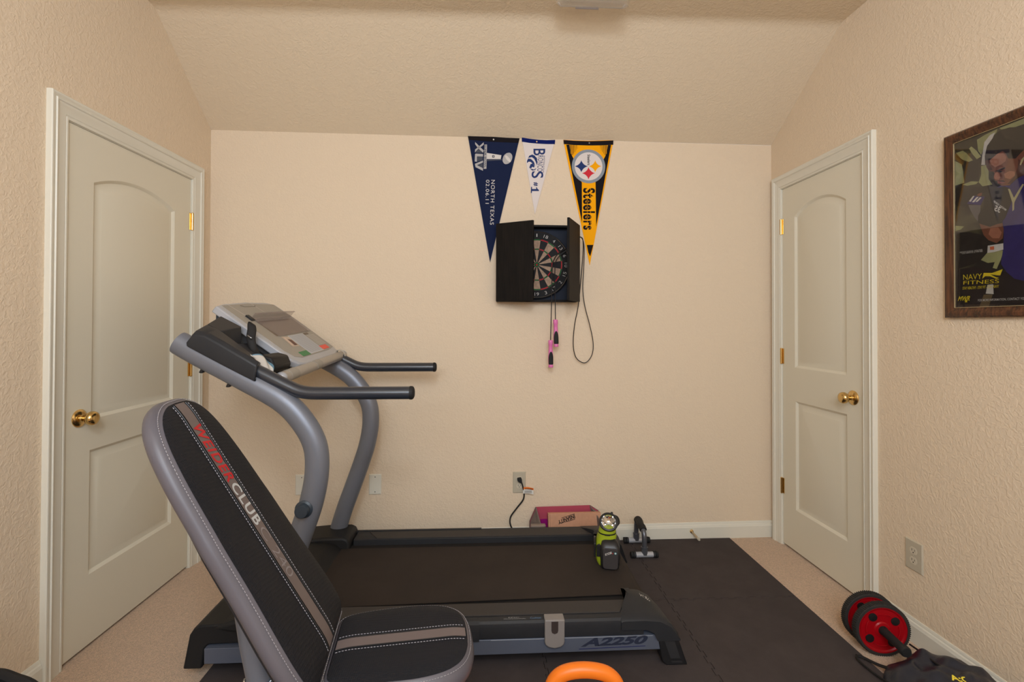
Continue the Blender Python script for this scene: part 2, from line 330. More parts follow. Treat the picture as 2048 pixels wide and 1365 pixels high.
 'q_light': [[(1.17, 1.907), (1.195, 1.907), (1.208, 1.894), (1.231, 1.86), (1.217, 1.859), (1.192, 1.875)], [(1.218, 1.906), (1.226, 1.911), (1.243, 1.891), (1.26, 1.863), (1.245, 1.859), (1.23, 1.882)], [(1.246, 1.927), (1.274, 1.934), (1.315, 1.938), (1.311, 1.926), (1.286, 1.912), (1.271, 1.889), (1.26, 1.869), (1.25, 1.886)], [(1.321, 1.938), (1.4, 1.939), (1.4, 1.921), (1.369, 1.922), (1.327, 1.931)], [(1.26, 1.83), (1.277, 1.829), (1.285, 1.807), (1.285, 1.777), (1.297, 1.755), (1.264, 1.758), (1.251, 1.776), (1.26, 1.8)], [(1.165, 1.88), (1.191, 1.859), (1.196, 1.833), (1.2, 1.789), (1.165, 1.788)], [(1.193, 1.784), (1.225, 1.787), (1.251, 1.778), (1.242, 1.772), (1.211, 1.775)], [(1.161, 1.641), (1.198, 1.632), (1.187, 1.623), (1.161, 1.621)], [(1.257, 1.503), (1.277, 1.528), (1.332, 1.526), (1.322, 1.495), (1.309, 1.466), (1.296, 1.471), (1.303, 1.49), (1.28, 1.49)]],
 'q_lip': [[(1.314, 1.763), (1.333, 1.757), (1.341, 1.75), (1.331, 1.748), (1.317, 1.755)]],
 'q_orange': [[(1.289, 1.544), (1.303, 1.544), (1.303, 1.532), (1.29, 1.533)]],
 'q_print': [(1.163, 1.947), (1.155, 1.341)],
 'q_purple': [[(1.311, 1.74), (1.33, 1.744), (1.351, 1.735), (1.373, 1.751), (1.402, 1.759), (1.435, 1.748), (1.467, 1.705), (1.479, 1.582), (1.47, 1.415), (1.41, 1.413), (1.364, 1.428), (1.34, 1.453), (1.323, 1.481), (1.33, 1.53), (1.333, 1.579), (1.329, 1.626), (1.354, 1.672), (1.336, 1.723)], [(1.209, 1.711), (1.234, 1.733), (1.272, 1.72), (1.258, 1.694)]],
 'q_skin': [[(1.275, 1.843), (1.286, 1.852), (1.314, 1.857), (1.334, 1.867), (1.345, 1.844), (1.372, 1.82), (1.399, 1.841), (1.398, 1.756), (1.375, 1.757), (1.352, 1.737), (1.329, 1.741), (1.314, 1.755), (1.314, 1.763), (1.325, 1.76), (1.307, 1.765), (1.302, 1.774), (1.305, 1.79), (1.302, 1.797), (1.287, 1.804), (1.279, 1.82)], [(1.253, 1.631), (1.271, 1.621), (1.288, 1.612), (1.313, 1.617), (1.329, 1.617), (1.333, 1.595), (1.33, 1.566), (1.31, 1.553), (1.284, 1.567), (1.268, 1.587)], [(1.245, 1.732), (1.253, 1.737), (1.264, 1.736), (1.262, 1.727), (1.253, 1.725)]],
 'q_star': [(1.206, 1.362)],
 'q_tan': [[(1.25, 1.338), (1.266, 1.382), (1.296, 1.381), (1.282, 1.337)]],
 'q_wave': [[(1.263, 1.437), (1.268, 1.457), (1.296, 1.454), (1.33, 1.463), (1.322, 1.443), (1.309, 1.445), (1.29, 1.45), (1.309, 1.438), (1.318, 1.435), (1.309, 1.433), (1.29, 1.443), (1.273, 1.445)]],
 'q_white': [[(1.262, 1.833), (1.266, 1.867), (1.273, 1.908), (1.292, 1.926), (1.309, 1.929), (1.3, 1.911), (1.282, 1.892), (1.274, 1.86), (1.275, 1.829)], [(1.282, 1.549), (1.303, 1.549), (1.332, 1.549), (1.332, 1.528), (1.303, 1.524), (1.28, 1.524)], [(1.28, 1.415), (1.299, 1.415), (1.3, 1.382), (1.274, 1.385)], [(1.218, 1.718), (1.233, 1.733), (1.238, 1.731), (1.225, 1.714)], [(1.229, 1.712), (1.246, 1.726), (1.253, 1.724), (1.236, 1.709)], [(1.241, 1.71), (1.257, 1.722), (1.263, 1.719), (1.248, 1.708)]],
 't_35': [(1.322, 1.652), (1.304, 1.664), (1.327, 1.67)],
 't_adm': [(1.183, 1.537), (1.265, 1.534), (1.183, 1.543)],
 't_b': [(1.816, 2.301), (1.816, 2.262), (1.885, 2.303)],
 't_date': [(1.539, 2.112), (1.536, 1.973), (1.559, 2.112)],
 't_fit': [(1.196, 1.422), (1.318, 1.418), (1.197, 1.435)],
 't_fsu': [(1.876, 2.262), (1.87, 2.162), (1.884, 2.262)],
 't_hash': [(1.817, 2.105), (1.815, 2.082), (1.843, 2.105)],
 't_info': [(1.248, 1.358), (1.399, 1.357), (1.248, 1.367)],
 't_iron': [(1.34, 1.655), (1.301, 1.695), (1.344, 1.659)],
 't_mwr': [(1.175, 1.364), (1.218, 1.363), (1.178, 1.381)],
 't_navy': [(1.196, 1.439), (1.262, 1.437), (1.196, 1.458)],
 't_north': [(1.569, 2.112), (1.563, 1.851), (1.591, 2.112)],
 't_one': [(1.802, 2.071), (1.801, 2.047), (1.849, 2.072)],
 't_ronco': [(1.843, 2.262), (1.838, 2.168), (1.874, 2.263)],
 't_s': [(1.805, 2.168), (1.805, 2.128), (1.874, 2.17)],
 't_sb': [(1.528, 2.314), (1.527, 2.182), (1.54, 2.315)],
 't_st1': [(2.136, 2.276), (2.136, 2.213), (2.153, 2.276)],
 't_st2': [(2.11, 2.077), (2.111, 1.83), (2.182, 2.078)],
 't_stay': [(1.193, 1.404), (1.317, 1.402), (1.194, 1.414)],
 't_uss': [(1.192, 1.531), (1.265, 1.529), (1.192, 1.537)]}
BW_OUT = (1.738, 0.3545)

# ---------------------------------------------------------------- room shell
a_, b_, DL, DR, AL = 1.5436, 1.7248, 2.7963, 2.8555, 0.0145
SL, SR = 2.3573, 2.3642
SYL, SYR, SZ = 2.338, 2.2713, 2.752
LWF = Frame((-a_, DL, 0), (-AL, -1, 0), (0, 0, 1), (1, -AL, 0))                 # left wall: u towards the camera
RWF = Frame((b_, DR, 0), (0, -1, 0), (0, 0, 1), (-1, 0, 0))                     # right wall
eb = Vector((a_ + b_, DR - DL, 0)).normalized()
BWF = Frame((-a_, DL, 0), eb, (0, 0, 1), (eb.y, -eb.x, 0))                      # back wall: u to the right
LEN_B = (Vector((b_, DR, 0)) - Vector((-a_, DL, 0))).length
xl = -a_ + AL * (YR - DL)
WT = 0.12
def wall_poly(f, length, S, SY, u_d0, u_d1, ztop, name, label):
    bm = bmesh.new()
    pts = [(-0.01, 0)]
    pts += [(u_d0, 0), (u_d0, ztop), (u_d1, ztop), (u_d1, 0), (length, 0), (length, SZ + 0.02), (SY, SZ + 0.02), (SY, SZ), (0, S), (-0.01, S)]
    prism(bm, f, pts, 0, -WT)
    o = obj(name, bm, M_wall, smooth=0); return tag(o, label, 'wall', kind='structure')
LD = dict(u0=0.173, u1=0.914, z=2.0254); RD = dict(u0=0.108, u1=0.716, z=2.0635)
G = 0.004
wall_poly(LWF, DL - YR, SL, DL - SYL, LD['u0'] - G, LD['u1'] + G, LD['z'] + G, 'wall_left', 'beige textured wall on the left with a white door in it')
wall_poly(RWF, DR - YR, SR, DR - SYR, RD['u0'] - G, RD['u1'] + G, RD['z'] + G, 'wall_right', 'beige textured wall on the right with a framed poster on it')
bm = bmesh.new(); prism(bm, BWF, [(-.1, 0), (LEN_B + .1, 0), (LEN_B + .1, SR), (-.1, SL)], 0, -WT)
tag(obj('wall_back', bm, M_wall, smooth=0), 'beige textured wall straight ahead behind the treadmill', 'wall', kind='structure')
# rear wall with window opening, behind the camera
bm = bmesh.new(); RR = Frame((0, YR, 0), (1, 0, 0), (0, 0, 1), (0, 1, 0))
box(bm, RR, -1.75, WIN[0], 0, 2.8, -WT, 0); box(bm, RR, WIN[1], 1.85, 0, 2.8, -WT, 0)
box(bm, RR, WIN[0], WIN[1], 0, WIN[2], -WT, 0); box(bm, RR, WIN[0], WIN[1], WIN[3], 2.8, -WT, 0)
tag(obj('wall_rear', bm, M_wall, smooth=0), 'beige wall behind the camera around a window', 'wall', kind='structure')
bm = bmesh.new()
w_ = 0.05
box(bm, RR, WIN[0], WIN[0] + w_, WIN[2], WIN[3], -.08, -.02); box(bm, RR, WIN[1] - w_, WIN[1], WIN[2], WIN[3], -.08, -.02)
box(bm, RR, WIN[0], WIN[1], WIN[2], WIN[2] + w_, -.08, -.02); box(bm, RR, WIN[0], WIN[1], WIN[3] - w_, WIN[3], -.08, -.02)
box(bm, RR, (WIN[0] + WIN[1]) / 2 - .02, (WIN[0] + WIN[1]) / 2 + .02, WIN[2], WIN[3], -.08, -.02)
tag(obj('window_1', bm, M_trim, bevel=.004), 'white window frame in the rear wall', 'window', kind='structure')
# ceiling: sloped part and flat part
bm = bmesh.new()
def slab(pts, up_):
    A = [bm.verts.new(p) for p in pts]; B = [bm.verts.new(Vector(p) + up_) for p in pts]
    n = len(A); bm.faces.new(A); bm.faces.new(B[::-1])
    for i in range(n): bm.faces.new((A[i], B[i], B[(i + 1) % n], A[(i + 1) % n]))
xs_ = -a_ + AL * (SYL - DL)
# soft corner between slope and flat ceiling
L0, R0 = Vector((-a_ - .05, DL + .03, SL - .012)), Vector((b_ + .05, DR + .03, SR - .012))
L0 = Vector((-a_ - .05, DL, SL)); R0 = Vector((b_ + .05, DR, SR))
L1 = Vector((xs_ - .05, SYL, SZ)); R1 = Vector((b_ + .05, SYR, SZ))
L2 = Vector((xl - .05, YR - .1, SZ)); R2 = Vector((b_ + .05, YR - .1, SZ))
prof = []
for A0, A1, A2 in ((L0, L1, L2), (R0, R1, R2)):
    d1 = (A1 - A0).normalized(); d2 = (A2 - A1).normalized(); r = .035; pr = [A0]
    for k in range(6):
        t = k / 5; p = (A1 - d1 * r) * (1 - t) ** 2 + A1 * 2 * t * (1 - t) + (A1 + d2 * r) * t * t; pr.append(p)
    pr.append(A2); prof.append(pr)
n = len(prof[0])
up3 = Vector((0, .05, .12))
lo = [[bm.verts.new(p) for p in pr] for pr in prof]; hi = [[bm.verts.new(p + up3) for p in pr] for pr in prof]
for i in range(n - 1):
    bm.faces.new((lo[0][i], lo[0][i + 1], lo[1][i + 1], lo[1][i])); bm.faces.new((hi[0][i], hi[1][i], hi[1][i + 1], hi[0][i + 1]))
    bm.faces.new((lo[0][i], hi[0][i], hi[0][i + 1], lo[0][i + 1])); bm.faces.new((lo[1][i], lo[1][i + 1], hi[1][i + 1], hi[1][i]))
bm.faces.new((lo[0][0], lo[1][0], hi[1][0], hi[0][0])); bm.faces.new((lo[0][-1], hi[0][-1], hi[1][-1], lo[1][-1]))
tag(obj('ceiling', bm, M_ceil, smooth=40), 'beige textured ceiling with a sloped part above the back wall', 'ceiling', kind='structure')
bm = bmesh.new(); box(bm, IDF, -1.8, 1.9, YR - .1, 3.0, -.1, 0)
tag(obj('floor', bm, M_carpet, smooth=0), 'beige carpet floor', 'floor', kind='structure')

# doors
def door(name, label, f, D, panels, hinges, knob, side):
    root = None
    bm = bmesh.new()
    u0, u1, z1 = D['u0'], D['u1'], D['z']; z0 = .012; T = .036
    def outline(P, i):
        x0, x1, y0, y1, ya = P; x0 += i; x1 -= i; y0 += i
        pts = [(x0, y0), (x1, y0)]
        if ya > y1 + 1e-4:
            c = (P[1] - P[0]) / 2; sag = ya - y1; R = (c * c + sag * sag) / (2 * sag); xc = (P[0] + P[1]) / 2; yc = ya - R; R -= i
            hw = (x1 - x0) / 2; am = math.asin(hw / R)
            for k in range(17):
                t = am - 2 * am * k / 16; pts.append((xc + R * math.sin(t), yc + R * math.cos(t)))
        else:
            y1 -= i
            for k in range(17): pts.append((x1 + (x0 - x1) * k / 16, y1))
        return pts
    F0 = -0.002
    outer = [bm.verts.new(f(a, b, F0)) for a, b in ((u0, z0), (u1, z0), (u1, z1), (u0, z1))]
    edges = [bm.edges.new((outer[i], outer[(i + 1) % 4])) for i in range(4)]
    loops = []
    for P in panels:
        lv = [bm.verts.new(f(a, b, F0)) for a, b in outline(P, 0)]
        edges += [bm.edges.new((lv[i], lv[(i + 1) % len(lv)])) for i in range(len(lv))]
        loops.append((P, lv))
    bmesh.ops.triangle_fill(bm, use_beauty=True, use_dissolve=False, edges=edges)
    for P, lv in loops:
        prev = lv
        for i, dz in ((.006, -.004), (.012, -.0095), (.020, -.0105), (.044, -.0035), (.046, -.003)):
            nv = [bm.verts.new(f(a, b, F0 + dz)) for a, b in outline(P, i)]
            k = len(nv)
            for j in range(k): bm.faces.new((prev[j], prev[(j + 1) % k], nv[(j + 1) % k], nv[j]))
            prev = nv
        bm.faces.new(prev)
    # sides and back
    bk = [bm.verts.new(f(a, b, F0 - T)) for a, b in ((u0, z0), (u1, z0), (u1, z1), (u0, z1))]
    for i in range(4): bm.faces.new((outer[i], bk[i], bk[(i + 1) % 4], outer[(i + 1) % 4]))
    bm.faces.new(bk)
    root = obj(name, bm, M_door, smooth=25); tag(root, label, 'door', kind='structure')
    # knob
    kf = Frame(f(knob[0], knob[1], F0), f.u, f.v, f.w)
    bm = bmesh.new()
    lathe(bm, kf, [(0, 0), (.034, 0), (.0345, .003), (.031, .007), (.022, .011), (.0145, .013), (.0125, .018)], 40)
    ro = obj('knob_rosette', bm, M_brass, root, smooth=50)
    bm = bmesh.new()
    lathe(bm, kf, [(.011, .012), (.0105, .026), (.013, .031), (.022, .036), (.0265, .044), (.027, .052), (.024, .060), (.016, .0645), (.006, .066), (0, .0662)], 40)
    obj('door_knob', bm, M_brass, root, smooth=50)
    bm = bmesh.new(); sgn = 1
    box(bm, f, D['u1'] - .002, D['u1'] + .0035, knob[1] - .028, knob[1] + .028, -.034, -.0005)
    obj('latch_plate', bm, mat('bronze_latch', rgb(90, 60, 40), .4, metal=.8), root)
    for hz in hinges:
        bm = bmesh.new()
        hf = Frame(f(D['u0'] - .003, hz - .044, .006), f.u, f.w, f.v)
        lathe(bm, hf, [(0, -.004), (.0035, -.003), (.0042, 0), (.0062, .0), (.0062, .088), (.0042, .088), (.0035, .091), (0, .092)], 16)
        box(bm, f, D['u0'] - .016, D['u0'] - .003, hz - .044, hz + .044, .0, .0022)
        box(bm, f, D['u0'] - .003, D['u0'] + .012, hz - .044, hz + .044, F0, .0012)
        obj('door_hinge', bm, M_brass, root, smooth=40)
    return root
door('door_1', 'off-white two-panel arched door with a brass knob in the left wall', LWF, LD,
     [(0.299, 0.789, 0.895, 1.832, 1.888), (0.303, 0.794, 0.286, 0.774, 0.774)], (1.806, 1.042, 0.30), (0.845, 0.909), 1)
door('door_2', 'narrower off-white two-panel arched door with a brass knob in the right wall', RWF, RD,
     [(0.217, 0.609, 1.034, 1.882, 1.945), (0.223, 0.611, 0.239, 0.847, 0.847)], (1.846, 1.092, 0.341), (0.652, 0.932), 1)

# casings: moulded profile swept around each opening; profile = (distance outwards from opening, height off wall)
CPROF = [(0.003, 0.0), (0.003, .008), (.007, .0095), (.010, .0095), (.012, .007), (.016, .0105), (.028, .0115), (.040, .0145), (.047, .0165), (.050, .0205), (.0535, .0215), (.056, .018), (.061, .019), (.066, .0215), (.070, .0215), (.072, .019), (.072, 0)]
def casing(name, label, f, D, wL, wR, wT):
    bm = bmesh.new()
    rings = []
    def sc(d, w): return d * w / .072
    for k, (corner) in enumerate(('bl', 'tl', 'tr', 'br')):
        ring = []
        for d, h_ in CPROF:
            dl, dr, dt = sc(d, wL), sc(d, wR), sc(d, wT)
            if corner == 'bl': p = (D['u0'] - dl, 0)
            elif corner == 'tl': p = (D['u0'] - dl, D['z'] + dt)
            elif corner == 'tr': p = (D['u1'] + dr, D['z'] + dt)
            else: p = (D['u1'] + dr, 0)
            ring.append(bm.verts.new(f(p[0], p[1], h_)))
        rings.append(ring)
    for a, b in zip(rings, rings[1:]):
        for j in range(len(a) - 1): bm.faces.new((a[j], a[j + 1], b[j + 1], b[j]))
        bm.faces.new((a[-1], a[0], b[0], b[-1]))
    bm.faces.new(rings[0]); bm.faces.new(rings[-1][::-1])
    # jamb with stop
    u0, u1, z1 = D['u0'] - G, D['u1'] + G, D['z'] + G
    for (x0, x1) in ((u0, u0 + .003), (u1 - .003, u1)): box(bm, f, x0, x1, 0, z1, -WT, .0015)
    box(bm, f, u0, u1, z1 - .003, z1, -WT, .0015)
    box(bm, f, u0, u0 + .02, 0, z1, -WT, -.042); box(bm, f, u1 - .02, u1, 0, z1, -WT, -.042); box(bm, f, u0, u1, z1 - .02, z1, -WT, -.042)
    box(bm, f, u0, u1, 0, z1, -WT - .01, -WT + .002)
    o = obj(name, bm, M_trim, smooth=18); return tag(o, label, 'door casing', kind='structure')
casing('trim_1', 'off-white moulded casing around the left door', LWF, LD, .082, .086, .083)
casing('trim_2', 'off-white moulded casing around the right door', RWF, RD, .072, .080, .080)

BB = [(0, 0), (.013, 0), (.013, .068), (.0105, .074), (.0095, .079), (.006, .084), (.0055, .090), (.003, .096), (0, .096)]
def baseboard(name, label, f, u0, u1):
    bm = bmesh.new()
    A = [bm.verts.new(f(u0, z, d)) for d, z in BB]; B = [bm.verts.new(f(u1, z, d)) for d, z in BB]
    n = len(A)
    for i in range(n): bm.faces.new((A[i], A[(i + 1) % n], B[(i + 1) % n], B[i]))
    bm.faces.new(A); bm.faces.new(B[::-1])
    return tag(obj(name, bm, M_trim, smooth=20), label, 'baseboard', kind='structure')
baseboard('baseboard_back', 'off-white baseboard along the back wall', BWF, 0, LEN_B)
baseboard('baseboard_left', 'off-white baseboard left of the left door', LWF, LD['u1'] + .087, DL - YR)
baseboard('baseboard_right', 'off-white baseboard right of the right door', RWF, RD['u1'] + .081, DR - YR)
baseboard('baseboard_rear', 'off-white baseboard of the rear wall', Frame((-1.6, YR, 0), (1, 0, 0), (0, 0, 1), (0, 1, 0)), 0, 3.3)

# ---------------------------------------------------------------- interlocking foam mats
X1, Y1, TS, MH = 1.442, 2.818, 0.612, 0.012
NX, NY = 4, 4
def teeth(p0, p1, sign, n=9, dpt=.011):
    """puzzle edge from p0 to p1 (dovetail teeth), both neighbours share it"""
    pts = []; d = Vector(p1) - Vector(p0); L = d.length; d.normalize(); nrm = Vector((-d.y, d.x)) * sign
    p0 = Vector(p0); w = L / (2 * n + 1)
    for i in range(n):
        s = w * (2 * i + 1)
        pts += [p0 + d * (s + .004) - nrm * .0, p0 + d * (s - .003) + nrm * dpt, p0 + d * (s + w + .003) + nrm * dpt, p0 + d * (s + w - .004)]
    return [tuple(q) for q in pts]
rowname = ['row touching the back wall', 'second row from back wall', 'third row from back wall', 'row nearest the viewer']
colname = ['leftmost column', 'second column from left', 'third column from left', 'rightmost column']
for i in range(NX):
    for j in range(NY):
        xa, xb = X1 - (NX - i) * TS, X1 - (NX - i - 1) * TS; yb, ya = Y1 - j * TS, Y1 - (j + 1) * TS
        g = .0012
        xa += g; xb -= g; ya += g; yb -= g
        pts = [(xa, ya)]
        if j < NY - 1: pts += teeth((xa, ya), (xb, ya), -1)
        pts += [(xb, ya)]
        if i < NX - 1: pts += teeth((xb, ya), (xb, yb), -1)
        pts += [(xb, yb)]
        if j > 0: pts += [(x, y + 2 * g) for x, y in teeth((xa, yb - 0), (xb, yb - 0), -1)][::-1] if False else [(x, y - 0) for x, y in teeth((xa, yb + 0.0), (xb, yb + 0.0), -1)][::-1]
        pts += [(xa, yb)]
        if i > 0: pts += teeth((xa, ya), (xa, yb), -1)[::-1]
        bm = bmesh.new(); prism(bm, IDF, pts, 0.0002, MH)
        o = obj('foam_mat', bm, M_mat, smooth=0)
        tag(o, 'dark grey foam mat, %s, %s' % (colname[i], rowname[j]), 'floor mat', 'interlocking foam floor mats')

# ---------------------------------------------------------------- wall plates and outlets
def plate(name, f, uc, zc, label, group, kind, w=.070, h_=.115):
    t = thing(name, f(uc, zc, 0), label, 'outlet' if kind == 'outlet' else 'wall plate', group)
    bm = bmesh.new()
    prev = None
    for ins, d in ((0, 0), (0, .002), (.0035, .0058)):
        ring = [bm.verts.new(f(uc + sx * (w / 2 - ins), zc + sz * (h_ / 2 - ins), d)) for sx, sz in ((-1, -1), (1, -1), (1, 1), (-1, 1))]
        if prev:
            for k in range(4): bm.faces.new((prev[k], prev[(k + 1) % 4], ring[(k + 1) % 4], ring[k]))
        prev = ring
    bm.faces.new(prev)
    obj('plate', bm, M_ivory if kind == 'outlet' else M_trim, t, smooth=0)
    zs = (-.0195, .0195) if kind == 'outlet' else ()
    for dz in zs:
        bm = bmesh.new(); P = []
        for k in range(24):
            a = 2 * math.pi * k / 24; x, y = .0172 * math.cos(a), .0172 * math.sin(a); y = max(-.0138, min(.0138, y)); P.append((uc + x, zc + dz + y))
        prism(bm, f, P, .003, .0068)
        r = obj('receptacle', bm, mat('receptacle', rgb(205, 195, 175), .4), t, smooth=0)
        bm = bmesh.new()
        box(bm, f, uc - .0075, uc - .0055, zc + dz - .001, zc + dz + .008, .006, .00695); box(bm, f, uc + .0055, uc + .0075, zc + dz - .0005, zc + dz + .007, .006, .00695)
        prism(bm, f, circ(uc, zc + dz - .0065, .0025, 12), .006, .00695)
        obj('slot', bm, M_dark, r, smooth=0)
    for dz in ((0,) if kind == 'outlet' else (-.042, .042)):
        bm = bmesh.new(); prism(bm, f, circ(uc, zc + dz, .0028, 12), .005, .0066)
        obj('screw', bm, M_chrome if kind != 'outlet' else M_ivory, t, smooth=0)
    return t
plate('outlet', BWF, BW_OUT[0], BW_OUT[1], 'ivory wall outlet with a black plug in it, low on the back wall', None, 'outlet', .074, .122)
plate('outlet', RWF, .978, .347, 'ivory wall outlet with both sockets free, low on the right wall', None, 'outlet', .080, .121)
plate('blank_plate', BWF, .510, .365, 'blank wall plate half hidden behind the near treadmill upright', 'blank plates low on the back wall', 'blank')
plate('blank_plate', BWF, .9155, .360, 'blank wall plate right of the far treadmill upright', 'blank plates on the back wall', 'blank')

# power cord with plug and warning tag
t = thing('power_cord', BWF(1.70, .38, .01), 'black power cord plugged into the back wall outlet, running down behind the treadmill', 'power cord')
bm = bmesh.new()
uo, zo = BW_OUT[0], BW_OUT[1] + .0195
prism(bm, BWF, [(uo - .013, zo + .010), (uo + .009, zo + .013), (uo + .013, zo + .004), (uo + .014, zo - .012), (uo + .006, zo - .018), (uo - .006, zo - .010), (uo - .013, zo - .001)], .0072, .030)
obj('plug', bm, M_rubber, t, bevel=.003)
bm = bmesh.new()
path = [BWF(uo + .009, zo - .008, .022), BWF(uo + .018, zo - .035, .024), BWF(uo + .026, zo - .075, .024), BWF(uo + .020, zo - .115, .022), BWF(uo - .018, zo - .165, .02), BWF(uo - .052, zo - .215, .02), BWF(uo - .050, zo - .26, .03), BWF(uo - .012, zo - .31, .035), BWF(uo + .045, zo - .36, .05), BWF(uo + .07, zo - .395, .12)]
tube(bm, smooth_path(path), .0042, 10); obj('cord', bm, M_rubber, t)
bm = bmesh.new()
u0, z0 = uo + .019, zo - .077
n = 12
def tagf(k, v):
    x = k / n * .060; return BWF(u0 + x, z0 + v + .003 * math.sin(k / n * 5) - .02 * (k / n) * 0, .026 + .004 * math.sin(k / n * 6.3) + .01 * k / n)
for k in range(n):
    for v0, v1, mi in ((0, .024, 0), (.024, .036, 1)):
        q = [bm.verts.new(tagf(kk, vv)) for kk, vv in ((k, v0), (k + 1, v0), (k + 1, v1), (k, v1))]
        fc = bm.faces.new(q); fc.material_index = mi
ft = Frame(BWF(u0, z0, .0302), BWF.u * .98 + BWF.w * .1, BWF.v, BWF.w)
text(bm, ft, 'WARNING', (.010, .0265), (.056, .0255), (.010, .0335), .0035, 2, bold=.02)
for zz in (.018, .013, .008): flat(bm, ft, [(.008, zz), (.050, zz), (.050, zz + .0015), (.008, zz + .0015)], .0035, 2)
obj('warning_tag', bm, [M_white, mat('orange_print', rgb(235, 120, 40), .6), M_dark], t, smooth=0, normals=False)

# ---------------------------------------------------------------- pennants
PO = .004
def layer(f, mats_, parent, name, build):
    bm = bmesh.new(); build(bm); return obj(name, bm, mats_, parent, smooth=0, normals=False)
def felt(name, key, mt, bandm, pinm, label):
    out = ART[key + '_out']
    t = thing(name, BWF(out[2][0], out[2][1], 0), label, 'pennant', 'felt pennants on the back wall')
    bm = bmesh.new(); prism(bm, BWF, out, PO - .0015, PO); obj('felt', bm, mt, t, smooth=0)
    bm = bmesh.new(); prism(bm, BWF, ART[key + '_band'], PO - .003, PO + .0012); obj('binding', bm, bandm, t, smooth=0)
    bm = bmesh.new(); pu, pz = ART[key + '_pin'][0]
    lathe(bm, Frame(BWF(pu, pz, PO + .001), BWF.u, BWF.v, BWF.w), [(0, 0), (.0045, 0), (.004, .002), (.002, .0035), (0, .004)], 14)
    obj('push_pin', bm, pinm, t)
    return t
def F(**k): return k
M_navy = mat('navy_felt', rgb(30, 38, 66), .95, spec=.1, bump=('noise', 900, .3, .0006))
M_felt_blue = mat('blue_felt', rgb(18, 30, 92), .95, spec=.1, bump=('noise', 900, .3, .0006))
M_felt_white = mat('white_felt', rgb(222, 212, 208), .95, spec=.1, bump=('noise', 900, .3, .0006))
M_felt_gold = mat('gold_felt', rgb(250, 170, 18), .95, spec=.1, bump=('noise', 900, .3, .0006))
M_felt_black = mat('black_felt', rgb(30, 27, 30), .95, spec=.1, bump=('noise', 900, .3, .0006))
M_psilver = mat('silver_print', rgb(172, 168, 166), .6); M_pgrey = mat('shade_print', rgb(62, 66, 78), .7); M_plight = mat('light_print', rgb(212, 206, 200), .6)
M_pnavy = mat('navy_print', rgb(24, 48, 104), .8); M_pred = mat('red_print', rgb(206, 28, 48), .7); M_pring = mat('grey_print', rgb(136, 144, 154), .7)
t1 = felt('pennant', 'p1', M_navy, M_felt_black, M_white, 'navy pennant with a silver trophy and the words NORTH TEXAS 02.06.11')
L1, L2_, L3_ = PO + .0005, PO + .0008, PO + .0011
def b1(bm):
    for q in ART['p1_shade']: flat(bm, BWF, q, L1, 1)
    for q in ART['p1_silver']: flat(bm, BWF, q, L2_, 0)
    flat(bm, BWF, ART['p1_bar'][1], L2_, 2); flat(bm, BWF, ART['p1_bar'][0], L3_, 0)
    flat(bm, BWF, ART['p1_ballpts'], L2_, 0); flat(bm, BWF, ART['p1_ballin'], L3_, 2)
    text(bm, BWF, 'SUPER BOWL', *ART['t_sb'], PO + .0014, 1, bold=.015)
    cx, cz = ART['p1_pin'][0][0], ART['p1_ball'][0][1] + .008
    flat(bm, BWF, rrect(cx - .008, cx + .006, cz - .006, cz + .009, .004), L3_, 1); flat(bm, BWF, rrect(cx - .003, cx + .001, cz - .002, cz + .005, .001), PO + .0014, 2)
layer(BWF, [M_psilver, M_pgrey, M_plight], t1, 'emblem', b1)
def b1t(bm):
    text(bm, BWF, 'NORTH TEXAS', *ART['t_north'], L1, 0, space=1.15); text(bm, BWF, '02.06.11', *ART['t_date'], L1, 0, space=1.15)
layer(BWF, M_plight, t1, 'lettering', b1t)
t2 = felt('pennant', 'p2', M_felt_white, M_felt_blue, mat('clear_pin', rgb(230, 190, 140), .3), 'small white pennant with a blue horse head emblem and #1')
def b2(bm):
    for q in ART['p2_horse']: flat(bm, BWF, q, L1, 0)
layer(BWF, M_pnavy, t2, 'emblem', b2)
def b2t(bm):
    for k, s in (('t_b', 'B'), ('t_ronco', 'RONCO'), ('t_s', 'S')):
        text(bm, BWF, s, *ART[k], L1, 0, bold=.0 if s == 'RONCO' else .012, space=1.1)
    text(bm, BWF, 'FAYETTEVILLE STATE', *ART['t_fsu'], L1, 0, bold=.01)
    text(bm, BWF, '#', *ART['t_hash'], L1, 0, bold=.03); p0, p1, p2 = ART['t_one']; q = lambda s_, h_: (p0[0] + (p1[0] - p0[0]) * s_ + (p2[0] - p0[0]) * h_, p0[1] + (p1[1] - p0[1]) * s_ + (p2[1] - p0[1]) * h_)
    flat(bm, BWF, [q(-.25, 0), q(1.25, 0), q(1.25, .12), q(.78, .14), q(.78, 1), q(.5, 1), q(.25, .82), q(-.15, .72), q(-.15, .62), q(.28, .66), q(.28, .14), q(-.25, .12)], L1, 0)
layer(BWF, [M_pnavy, M_felt_white], t2, 'lettering', b2t)
t3 = felt('pennant', 'p3', M_felt_gold, M_felt_black, mat('grey_pin', rgb(150, 145, 140), .3), 'gold and black pennant with a round three-star emblem and the word Steelers')
def b3(bm):
    for q in ART['p3_black']: flat(bm, BWF, q, L1, 0)
    for q in ART['p3_str']: flat(bm, BWF, q, L1, 0)
    for q in ART['p3_tip']: flat(bm, BWF, q, L1, 0)
layer(BWF, M_felt_black, t3, 'border_stripes', b3)
